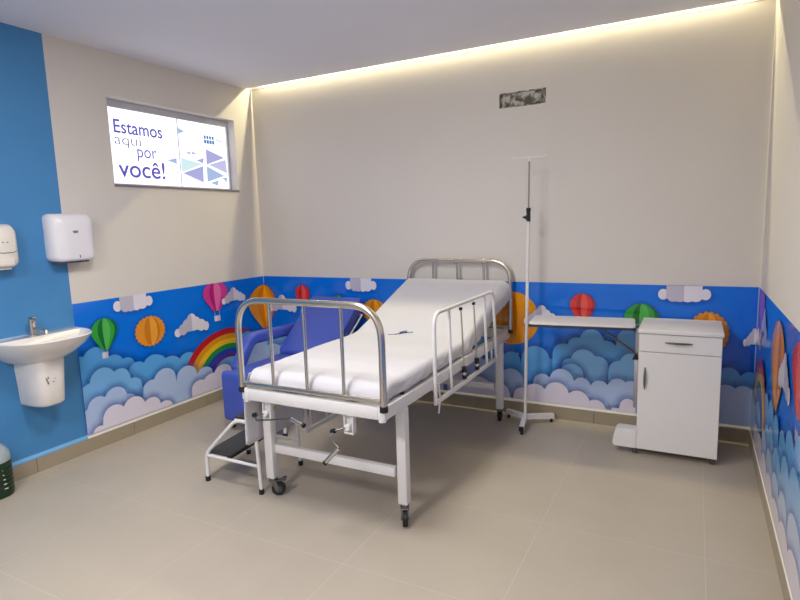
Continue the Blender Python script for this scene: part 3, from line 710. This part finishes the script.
tag(sheet, 'rumpled white cotton sheet covering the mattress, one corner hanging down at the foot', 'sheet')
bm = NB(); zz = TOPZ + 0.0122
def zs(y):
    for p, q in zip(TP, TP[1:]):
        if p[0] <= y <= q[0]: return p[1] + (q[1] - p[1]) * (y - p[0]) / (q[0] - p[0]) + 0.0105
    return zz
def stroke(p, r=0.0012): tube(bm, [(x, y, zs(y)) for x, y in p], r * 1.15, 6)
for k in range(3): stroke([(1.915 + k * 0.017, -0.955 + k * 0.006), (1.921 + k * 0.017, -0.948 + k * 0.006), (1.928 + k * 0.017, -0.952 + k * 0.006)], 0.0016)
stroke([(1.962, -0.945), (1.972, -0.93), (1.984, -0.925), (1.996, -0.90)], 0.002)
stroke([(1.975, -0.905), (2.0, -0.885), (2.02, -0.878)], 0.003); stroke([(1.985, -0.93), (2.005, -0.905), (2.03, -0.893)], 0.003)
for k in range(4): stroke([(2.006 + k * 0.014, -0.915 + k * 0.006), (2.012 + k * 0.014, -0.90 + k * 0.006), (2.017 + k * 0.014, -0.912 + k * 0.006)], 0.0014)
stroke([(2.062, -0.893), (2.069, -0.884)], 0.002)
obj('embroidery', bm, BLUEINK, sheet, label='small blue embroidered logo')
# ================================================================== RECLINER
rec = thing('recliner_chair', 'blue vinyl reclining armchair between the bed and the window wall', 'recliner', (0.87, -0.75, 0))
bm = NB(); box(bm, 0.655, 1.105, -1.215, -0.52, 0.365, 0.475, 0.04, 4); obj('seat', bm, VINYL, rec)
bm = NB()
rg = []
for (y, z, h) in ((-1.190, 0.462, 0.035), (-1.222, 0.452, 0.04), (-1.240, 0.40, 0.045), (-1.245, 0.28, 0.045), (-1.240, 0.18, 0.042), (-1.225, 0.135, 0.03), (-1.205, 0.122, 0.015)):
    pass
prof = rrect(-1.255, -1.165, 0.085, 0.472, 0.044, 6)
loft(bm, [[(x, (y + 1.21) * s - 1.21, (z - 0.3) * (0.97 + 0.03 * s) + 0.3) for y, z in prof] for x, s in ((0.622, 0.62), (0.632, 0.9), (0.65, 1), (1.10, 1), (1.118, 0.9), (1.128, 0.62))])
obj('footrest', bm, VINYL, rec)
th = math.radians(37.5)
Mr = Matrix.Translation((-0.012, -0.645, 0.50)) @ Matrix.Rotation(th, 4, 'X')
bm = NB(); prof = rrect(0, 0.675, -0.095, 0.0, 0.035, 6)
loft(bm, [[Mr @ Vector((x, (y - 0.33) * s + 0.33, (z + 0.05) * s - 0.05)) for y, z in prof] for x, s in ((0.682, 0.93), (0.690, 0.985), (0.702, 1), (1.185, 1), (1.197, 0.985), (1.205, 0.93))])
obj('backrest', bm, VINYL, rec)
bm = NB()
for x in (0.672, 1.215): tube(bm, [Mr @ Vector((x, 0.10, -0.085)), Mr @ Vector((x, 0.56, -0.112))], 0.007, 10)
tube(bm, [Mr @ Vector((0.672, 0.56, -0.112)), Mr @ Vector((1.215, 0.56, -0.112))], 0.007, 10)
obj('back_tube', bm, WHITE, rec)
def pad(x0, x1, path, h):
    bm = NB(); rings = []
    P = [Vector((0, y, z)) for y, z in path]
    for i, p in enumerate(P):
        t = ((P[min(i + 1, len(P) - 1)] - p) + (p - P[max(i - 1, 0)])).normalized(); nn = Vector((0, -t.z, t.y))
        s = 0.55 if i in (0, len(P) - 1) else 1.0
        hw = (x1 - x0) / 2
        rings.append([Vector(((x0 + x1) / 2, p.y, p.z)) + Vector((a * s, 0, 0)) + nn * b * s for a, b in rrect(-hw, hw, -h / 2, h / 2, 0.028, 4)])
    loft(bm, rings); return bm
apath = [(v.y, v.z) for v in bend([(0, -1.075, 0.425), (0, -0.895, 0.655), (0, -0.28, 0.612)], 0.07, 6)]
apath = [apath[0], (apath[0][0] + 0.012, apath[0][1] + 0.015)] + apath[1:-1] + [(-0.295, 0.629), apath[-1]]
obj('armrest', pad(0.565, 0.652, apath, 0.096), VINYL, rec)
low = [(y, z - 0.14) for y, z in apath]
obj('armrest', pad(1.225, 1.295, low, 0.075), VINYL, rec)
for x in (0.612, 1.120):
    for y in (-1.145, -0.33):
        bm = NB(); tube(bm, [(x, y, 0.022), (x, y, 0.372)], 0.0135, 14)
        if y > -1: pass
        lg = obj('leg', bm, WHITE, rec)
        bm = NB(); tube(bm, [(x, y, 0.0), (x, y, 0.026)], 0.018, 14); obj('rubber_foot', bm, BLACK, lg)
bm = NB()
for x in (0.612, 1.120): tube(bm, [(x, -1.158, 0.358), (x, -0.30, 0.358)], 0.012, 12)
for y in (-1.10, -0.36): tube(bm, [(0.612, y, 0.352), (1.120, y, 0.352)], 0.012, 12)
for x in (0.612, 1.25): tube(bm, [(x, -0.36, 0.36), (x, -0.36, 0.60 if x < 1 else 0.46)], 0.010, 10)
tube(bm, [(1.12, -0.36, 0.358), (1.25, -0.36, 0.362)], 0.010, 10)
obj('chair_frame', bm, WHITE, rec)

# ================================================================== TWO-STEP STOOL
st = thing('step_stool', 'white tube two-step stool with black rubber treads beside the bed foot', 'step stool', (1.34, -1.70, 0))
YN, YR = -1.912, -1.497
AX, BX = (1.139, 1.088), (1.566, 1.532)
bm = NB()
for i, y in enumerate((YN, YR)):
    a, b = AX[i], BX[i]
    tube(bm, bend([(a, y, 0.02), (a + 0.004, y, 0.178), (a + 0.262, y, 0.424), (b - 0.018, y, 0.424), (b, y, 0.02)], 0.045, 6), 0.0112, 12)
    tube(bm, [(a + 0.004, y, 0.166), (b - 0.012, y, 0.166)], 0.0095, 10)
for (xa, xb, z) in ((1.150, 1.100, 0.172), (1.318, 1.275, 0.166), (1.402, 1.352, 0.424), (1.548, 1.512, 0.424)):
    tube(bm, [(xa, YN, z), (xb, YR, z)], 0.0095, 10)
obj('stool_frame', bm, WHITE, st)
def tread(xa, xb, xc, xd, z):
    bm = NB()
    q = [(xa, YN + 0.004), (xb, YN + 0.004), (xd, YR - 0.004), (xc, YR - 0.004)]
    loft(bm, [[(x, y, h) for x, y in q] for h in (z, z + 0.010)])
    tube(bm, [(xb, YN + 0.002, z - 0.002), (xd, YR - 0.002, z - 0.002)], 0.0135, 10, 1)
    obj('tread', bm, [TREAD, BLACK], st, smooth=False)
tread(1.146, 1.326, 1.098, 1.283, 0.180); tread(1.395, 1.556, 1.345, 1.520, 0.436)
for i, y in enumerate((YN, YR)):
    for x in (AX[i], BX[i]):
        bm = NB(); tube(bm, [(x, y, 0.0), (x, y, 0.030)], 0.0155, 14); obj('rubber_foot', bm, BLACK, st)

# ================================================================== IV STAND
iv = thing('drip_stand', 'slim white drip stand with three flat feet between bed and cabinet', 'drip stand', (2.668, -0.235, 0))
cx, cy = 2.668, -0.235
for dx, dy in ((0.030, -0.215), (0.180, 0.150), (-0.175, 0.118)):
    L = math.hypot(dx, dy); a = math.atan2(dy, dx)
    Mx = Matrix.Translation((cx, cy, 0)) @ Matrix.Rotation(a, 4, 'Z')
    bm = NB(); loft(bm, [[Mx @ Vector((x, w * s, z + dz)) for s, dz in ((-1, -0.018), (1, -0.018), (1, 0.018), (-1, 0.018))] for x, w, z in ((0.0, 0.016, 0.066), (L, 0.016, 0.047))])
    lg = obj('base_leg', bm, WHITE, iv, smooth=False)
    bm = NB(); box(bm, L - 0.002, L + 0.006, -0.0165, 0.0165, 0.0285, 0.0655, 0.002, M=Mx); tube(bm, [Mx @ Vector((L - 0.02, 0, 0)), Mx @ Vector((L - 0.02, 0, 0.032))], 0.011, 12)
    obj('end_cap', bm, BLACK, lg)
LEAN = 0.030
def px(z): return cx + LEAN * z / 1.97
bm = NB(); tube(bm, [(cx, cy, 0.05), (px(1.575), cy, 1.575)], 0.0118, 14); obj('pole', bm, WHITE, iv)
bm = NB(); tube(bm, [(px(1.53), cy, 1.53), (px(1.965), cy, 1.965)], 0.0056, 10); obj('telescopic_rod', bm, STEEL, iv)
bm = NB(); q = px(1.57); tube(bm, [(q, cy, 1.590), (q, cy, 1.616)], 0.0165, 14)
loft(bm, [[(q - 0.044, cy - 0.008, 1.550), (q - 0.044, cy + 0.008, 1.550), (q - 0.042, cy + 0.008, 1.554), (q - 0.042, cy - 0.008, 1.554)], [(q + 0.012, cy - 0.012, 1.518), (q + 0.012, cy + 0.012, 1.518), (q + 0.012, cy + 0.012, 1.572), (q + 0.012, cy - 0.012, 1.572)]])
tube(bm, [(q, cy, 1.520), (q, cy, 1.595)], 0.0142, 14)
obj('height_clamp', bm, BLACK, iv)
bm = NB(); q = px(1.965)
tube(bm, [(q, cy, 1.940), (q, cy, 1.972)], 0.009, 12)
tube(bm, bend([(q - 0.114, cy - 0.012, 1.980), (q - 0.110, cy - 0.012, 1.966), (q + 0.110, cy + 0.012, 1.966), (q + 0.114, cy + 0.012, 1.980)], 0.006, 4), 0.0036, 8)
obj('hook_bar', bm, WHITE, iv)

# ================================================================== BEDSIDE CABINET WITH OVERBED TABLE
cb = thing('bedside_cabinet', 'white bedside cabinet with drawer, door and folding side tray by the right wall', 'cabinet', (3.69, -0.26, 0))
X0, X1, Y0, Y1 = 3.462, 3.922, -0.49, -0.045
bm = NB(); box(bm, X0, X1, Y0 + 0.018, Y1, 0.045, 0.806, 0.002, 1); obj('body', bm, LAMW, cb)
bm = NB(); box(bm, X0 - 0.006, X1 + 0.006, Y0 - 0.010, Y1, 0.808, 0.833, 0.003); obj('top', bm, LAMW, cb)
def handle(c, d, parent):
    bm = NB(); c = Vector(c); d = Vector(d)
    n = 12; pts = []; rr = []
    for k in range(n + 1):
        t = k / n * 2 - 1
        pts.append(c + d * t + Vector((0, -0.020 + 0.014 * t * t, 0))); rr.append(0.0068 * math.sqrt(max(0.12, 1 - t * t)))
    tube(bm, pts, 0.006, 10, radii=rr)
    for t in (-0.62, 0.62): tube(bm, [c + d * t, c + d * t + Vector((0, -0.016, 0))], 0.004, 8)
    obj('handle', bm, STEEL, parent, label='grey metal handle')
bm = NB(); box(bm, X0 + 0.001, X1 - 0.001, Y0, Y0 + 0.017, 0.692, 0.804, 0.0015, 1); dr = obj('drawer', bm, LAMW, cb)
handle((3.688, Y0, 0.757), (0.076, 0, 0), dr)
bm = NB(); box(bm, X0 + 0.001, X1 - 0.001, Y0, Y0 + 0.017, 0.046, 0.688, 0.0015, 1); do = obj('door', bm, LAMW, cb)
handle((3.503, Y0, 0.518), (0, 0, 0.072), do)
def small_caster(x, y):
    bm = NB(); tube(bm, [(x, y, 0.03), (x, y, 0.048)], 0.012, 12, 0)
    for s in (-1, 1): tube(bm, [(x + s * 0.004, y, 0.0165), (x + s * 0.013, y, 0.0165)], 0.016, 16, 1)
    box(bm, x - 0.004, x + 0.004, y - 0.012, y + 0.012, 0.012, 0.036, 0.001, 1, mi=0)
    obj('caster', bm, [STEEL, DKGREY], cb)
for x in (X0 - 0.01, X1 - 0.025):
    for y in (Y0 + 0.035, Y1 - 0.035): small_caster(x, y)
bm = NB()
pr = [(3.322, 0.040), (3.314, 0.055), (3.316, 0.085), (3.335, 0.158), (3.35, 0.170), (3.462, 0.170), (3.462, 0.040)]
loft(bm, [[((x - 3.40) * s + 3.40 if x < 3.46 else x, y, (z - 0.12) * s + 0.12) for x, z in pr] for y, s in ((Y0 - 0.004, 0.90), (Y0 + 0.006, 0.97), (Y0 + 0.02, 1), (Y0 + 0.08, 1), (Y0 + 0.092, 0.95))])
obj('base_box', bm, LAMW, cb)
bm = NB(); box(bm, 3.422, 3.462, -0.300, -0.262, 0.255, 0.60, 0.003); box(bm, 3.426, 3.458, -0.296, -0.266, 0.60, 0.824, 0.003)
col = obj('tray_column', bm, ALU, cb)
bm = NB(); tube(bm, [(3.432, -0.320, 0.604), (3.432, -0.298, 0.604)], 0.010, 12); loft(bm, [[(3.412, -0.325 + d, 0.592), (3.452, -0.325 + d, 0.592), (3.438, -0.325 + d, 0.626), (3.426, -0.325 + d, 0.626)] for d in (0, 0.02)])
obj('knob', bm, BLACK, col)
Mt = Matrix.Translation((3.425, -0.335, 0.832)) @ Matrix.Rotation(math.radians(6.0), 4, 'Z')
bm = NB(); prof = rrect(-0.665, 0.0, -0.17, 0.17, 0.03, 5)
loft(bm, [[Mt @ Vector((x, y, z)) for x, y in prof] for z in (0.0, 0.012)])
tr = obj('tray', bm, LAMW, cb)
bm = NB(); po = rrect(-0.670, 0.004, -0.175, 0.175, 0.034, 5)
loft(bm, [[Mt @ Vector((x, y, z)) for x, y in po] for z in (-0.010, 0.006)]); obj('edge_band', bm, FAB_EDGE, tr)
bm = NB(); tube(bm, [(3.43, -0.281, 0.622), (3.185, -0.300, 0.806)], 0.008, 10); box(bm, 3.405, 3.452, -0.34, -0.25, 0.808, 0.822, 0.003); box(bm, 3.10, 3.41, -0.315, -0.287, 0.806, 0.820, 0.002)
obj('strut', bm, STEEL, cb)

# ================================================================== WASHBASIN
sk = thing('washbasin', 'white wall-hung ceramic washbasin with half pedestal on the blue wall', 'washbasin', (0, -2.29, 0.45))
SY, SZ = -2.232, 0.905
def basin_outline(wy, dx, x0, n=40, e=2.6):
    """D shaped outline: straight at the wall, bowed at the front"""
    out = [(x0, -wy)]
    for k in range(n + 1):
        t = -PI / 2 + PI * k / n
        c, s = math.cos(t), math.sin(t)
        out.append((x0 + dx * abs(c) ** (2 / e), wy * (1 if s > 0 else -1) * abs(s) ** (2 / e)))
    out.append((x0, wy)); return out
bm = NB(); rings = []
for wy, dx, z, e in ((0.16, 0.22, 0.752, 2.2), (0.175, 0.25, 0.765, 2.2), (0.215, 0.31, 0.80, 2.3), (0.258, 0.365, 0.85, 2.5), (0.280, 0.392, 0.892, 2.7), (0.284, 0.398, 0.902, 2.7), (0.279, 0.393, 0.908, 2.7)):
    rings.append([(x, SY + y, z) for x, y in basin_outline(wy, dx, 0.0, 40, e)])
def inner(wy, dx, x0, z, e): return [(x, SY + y, z) for x, y in basin_outline(wy, dx, x0, 40, e)]
rings += [inner(0.262, 0.25, 0.125, 0.906, 2.6), inner(0.252, 0.236, 0.130, 0.895, 2.5), inner(0.22, 0.205, 0.142, 0.85, 2.4), inner(0.15, 0.15, 0.165, 0.805, 2.2), inner(0.03, 0.03, 0.23, 0.797, 2)]
loft(bm, rings); bs = obj('basin', bm, CERAM, sk, ang=60)
bm = NB(); tube(bm, [(0.245, SY, 0.7965), (0.245, SY, 0.801)], 0.022, 20); obj('drain', bm, CHROME, bs)
bm = NB(); rings = []
for z, wy, dx in ((0.462, 0.072, 0.175), (0.467, 0.090, 0.20), (0.482, 0.099, 0.212), (0.60, 0.104, 0.222), (0.74, 0.112, 0.236), (0.80, 0.116, 0.24)):
    rings.append([(x, SY - 0.005 + y, z) for x, y in basin_outline(wy, dx, 0.0, 30, 3.4)])
loft(bm, rings); pd = obj('half_pedestal', bm, CERAM, sk, ang=60)
bm = NB(); XF = 0.2262
MK = 0.058
def mark(pts): bm.faces.new([bm.verts.new((XF, y + MK, z)) for y, z in pts])
mark([(-2.350, 0.655), (-2.344, 0.655), (-2.330, 0.615), (-2.338, 0.612)]); mark([(-2.338, 0.66), (-2.330, 0.66), (-2.330, 0.648), (-2.338, 0.648)])
for k in range(3): mark([(-2.310 + 0.012 * (k % 2), 0.665 - 0.02 * k), (-2.298 + 0.012 * (k % 2), 0.667 - 0.02 * k), (-2.298 + 0.012 * (k % 2), 0.661 - 0.02 * k), (-2.310 + 0.012 * (k % 2), 0.659 - 0.02 * k)])
obj('sticker', bm, PLASTG, pd, smooth=False, label='small torn grey sticker marks')
bm = NB(); ty = -2.245; tx = 0.07
lathe(bm, [(0.026, 0), (0.026, 0.006), (0.019, 0.012), (0.018, 0.075), (0.021, 0.08), (0.021, 0.105), (0.012, 0.11)], (tx, ty, 0.9065), 20)
tube(bm, bend([(tx, ty, 0.948), (tx + 0.075, ty, 0.952), (tx + 0.135, ty, 0.945), (tx + 0.142, ty, 0.925)], 0.02, 5), 0.0115, 14)
fc = obj('faucet', bm, CHROME, sk)
bm = NB(); box(bm, tx - 0.016, tx + 0.03, ty - 0.014, ty + 0.014, 1.016, 1.026, 0.004); obj('tap_lever', bm, CHROME, fc)

# ================================================================== HAND DRYER AND SOAP DISPENSER
hd = thing('hand_dryer', 'white plastic hand dryer on the wall at the edge of the blue paint', 'hand dryer', (0, -1.945, 1.36))
bm = NB(); rings = []
for x, a, b, z0, z1, r in ((0.0, -2.070, -1.795, 1.362, 1.664, 0.03), (0.02, -2.074, -1.790, 1.356, 1.668, 0.035), (0.085, -2.070, -1.790, 1.352, 1.664, 0.038), (0.112, -2.045, -1.803, 1.356, 1.645, 0.04), (0.126, -2.008, -1.822, 1.364, 1.615, 0.035), (0.129, -1.995, -1.850, 1.372, 1.60, 0.03)):
    rings.append([(x, y, z) for y, z in rrect(a, b, z0, z1, r, 5)])
loft(bm, rings); cs = obj('casing', bm, PLASTW, hd, ang=50)
bm = NB(); box(bm, 0.012, 0.095, -2.05, -1.84, 1.343, 1.356, 0.004); obj('air_outlet', bm, DKGREY, hd)
bm = NB(); box(bm, 0.125, 0.1305, -1.955, -1.918, 1.546, 1.554, 0.001, 1); box(bm, 0.125, 0.1305, -1.952, -1.921, 1.538, 1.546, 0.001, 1); obj('badge', bm, PLASTG, cs)
bm = NB(); box(bm, 0.122, 0.1300, -1.925, -1.919, 1.374, 1.394, 0.001, 1); obj('indicator', bm, BLACK, cs)
sp = thing('soap_dispenser', 'cream plastic soap dispenser on the blue wall above the washbasin', 'soap dispenser', (0, -2.365, 1.33))
bm = NB(); rings = []
for x, a, b, z0, z1, r in ((0.0, -2.425, -2.285, 1.345, 1.605, 0.03), (0.06, -2.427, -2.283, 1.343, 1.605, 0.04), (0.092, -2.420, -2.289, 1.347, 1.590, 0.045), (0.105, -2.402, -2.307, 1.356, 1.566, 0.035)):
    rings.append([(x, y, z) for y, z in rrect(a, b, z0, z1, r, 6)])
loft(bm, rings); so = obj('dispenser_body', bm, PLASTC, sp, ang=50)
bm = NB(); box(bm, 0.06, 0.116, -2.412, -2.318, 1.352, 1.402, 0.012, 3); obj('push_button', bm, PLASTC, sp)
bm = NB(); box(bm, 0.02, 0.09, -2.40, -2.33, 1.333, 1.346, 0.005); obj('nozzle', bm, PLASTC, sp)
bm = NB(); tube(bm, [(0.1045, -2.412, 1.440), (0.107, -2.385, 1.434), (0.107, -2.33, 1.434), (0.1045, -2.303, 1.440)], 0.0022, 8)
for y in (-2.373, -2.348): box(bm, 0.103, 0.1068, y - 0.005, y + 0.005, 1.494, 1.500, 0.001, 1)
obj('panel_line', bm, PLASTG, so)

# ================================================================== BOTTLE, SOCKET, CEILING LAMP, ADDED FILL LAMP
bt = thing('water_jug', 'plastic jug with dark green lower body and clear dome, standing by the blue wall', 'jug', (0.105, -2.585, 0))
GLASS = mat('clear_plastic', (222, 236, 236), 0.08, var=0.01); GLASS.node_tree.nodes['Principled BSDF'].inputs['Transmission Weight'].default_value = 0.75
bm = NB(); prof = [(0.082, 0.0), (0.092, 0.006), (0.094, 0.03)]
for k in range(6): prof += [(0.094, 0.045 + k * 0.026), (0.0915, 0.050 + k * 0.026), (0.094, 0.056 + k * 0.026)]
prof += [(0.095, 0.205), (0.094, 0.212)]
lathe(bm, prof, (0.105, -2.585, 0), 28); jb = obj('jug_body', bm, GREEN, bt)
bm = NB(); lathe(bm, [(0.092, 0.212), (0.093, 0.23), (0.088, 0.262), (0.070, 0.295), (0.04, 0.318), (0.026, 0.325), (0.026, 0.345)], (0.105, -2.585, 0), 28); obj('clear_dome', bm, GLASS, bt)
bm = NB(); lathe(bm, [(0.085, 0.213), (0.086, 0.235), (0.07, 0.255), (0.03, 0.262)], (0.105, -2.585, 0), 24); obj('white_contents', bm, PLASTW, bt)
bm = NB(); lathe(bm, [(0.030, 0.338), (0.030, 0.362), (0.026, 0.366)], (0.105, -2.585, 0), 20); obj('cap', bm, GREEN, bt)
for k in range(5):
    bm = NB(); box(bm, -0.022 + 0.006 * k, 0.022 - 0.004 * k, -0.0005, 0.001, 0.055 + 0.028 * k, 0.060 + 0.028 * k, M=Matrix.Translation((0.105 + 0.0945 * 0.98, -2.585 + 0.0945 * 0.2 - 0.02, 0)) @ Matrix.Rotation(math.radians(78), 4, 'Z')); obj('printed_line', bm, PLASTC, jb, smooth=False)

ot = thing('wall_socket', 'small translucent grey power socket plate on the back wall mural beside the bed head', 'socket', (2.512, -0.003, 0.452))
SOCK = mat('socket_plate', (176, 178, 196), 0.35)
bm = NB(); loft(bm, [[(x, y, z) for x, z in rrect(2.468 + i, 2.556 - i, 0.412 + i, 0.494 - i, 0.008, 4)] for y, i in ((-0.0035, 0), (-0.010, 0.0005), (-0.013, 0.004))]); pl = obj('plate', bm, SOCK, ot)
bm = NB(); loft(bm, [[(x, y, z) for x, z in rrect(2.487, 2.537, 0.430, 0.476, 0.006, 3)] for y in (-0.0125, -0.0145)]); obj('socket_insert', bm, mat('socket_pink', (190, 160, 168), 0.4), pl)

LAMP = emat('lamp_diffuser', (255, 247, 240), 7.0)
lx = 2.07
LY = (-2.62, -4.62)  # second position is an unseen fill lamp added behind the camera
for ly, lab in zip(LY, ('square white flush ceiling lamp above the foot of the bed, out of frame', 'added square white fill panel on the ceiling behind the camera, out of frame')):
    cl = thing('ceiling_lamp_or_fill', lab, 'ceiling lamp', (lx, ly, H), 'ceiling lamps')
    bm = NB(); box(bm, lx - 0.31, lx + 0.31, ly - 0.31, ly + 0.31, H - 0.022, H - 0.0005, 0.004); obj('lamp_body', bm, PLASTW, cl)
    bm = NB(); box(bm, lx - 0.29, lx + 0.29, ly - 0.29, ly + 0.29, H - 0.026, H - 0.022); obj('diffuser', bm, LAMP, cl)
# ================================================================== LIGHTS, CAMERA
def area(name, loc, rot, sx, sy, power, col, spread=180):
    l = bpy.data.lights.new(name, 'AREA'); l.shape = 'RECTANGLE'; l.size = sx; l.size_y = sy; l.energy = power; l.color = col; l.spread = math.radians(spread)
    o = bpy.data.objects.new(name, l); COL.objects.link(o); o.location = loc; o.rotation_euler = rot
    return o
for ly, p in zip(LY, (P_MAIN, P_FILL)): area('lamp_or_fill_light', (lx, ly, H - 0.03), (0, 0, 0), 0.56, 0.56, p, (1.0, 0.975, 0.985))
area('led_light', (W / 2, -0.0045, 2.8725), (0, 0, 0), W - 0.2, 0.005, P_LED, (1.0, 0.89, 0.55))
w = bpy.data.worlds.new('room_world'); scn.world = w; w.use_nodes = True
w.node_tree.nodes['Background'].inputs[0].default_value = (0.8, 0.85, 1, 1); w.node_tree.nodes['Background'].inputs[1].default_value = 0.3

cam = bpy.data.cameras.new('camera'); co = bpy.data.objects.new('camera', cam); COL.objects.link(co)
yaw, pit, rol = CAMA
f = Vector((math.sin(yaw) * math.cos(pit), math.cos(yaw) * math.cos(pit), -math.sin(pit)))
r = Vector((math.cos(yaw), -math.sin(yaw), 0)); u = r.cross(f)
r2 = math.cos(rol) * r + math.sin(rol) * u; u2 = -math.sin(rol) * r + math.cos(rol) * u
Mc = Matrix((r2, u2, -f)).transposed().to_4x4(); Mc.translation = Vector(CAML)
co.matrix_world = Mc
cam.sensor_fit = 'HORIZONTAL'; cam.sensor_width = 36; cam.lens = CAMF * 36 / 800; cam.clip_start = 0.05
scn.camera = co
scn.view_settings.view_transform = 'Standard'; scn.view_settings.look = 'None'; scn.view_settings.gamma = 1; scn.view_settings.use_curve_mapping = False
scn.view_settings.exposure = EXPO
scn.cycles.use_denoising = True
scn.cycles.max_bounces = 10; scn.cycles.diffuse_bounces = 6; scn.cycles.transparent_max_bounces = 32
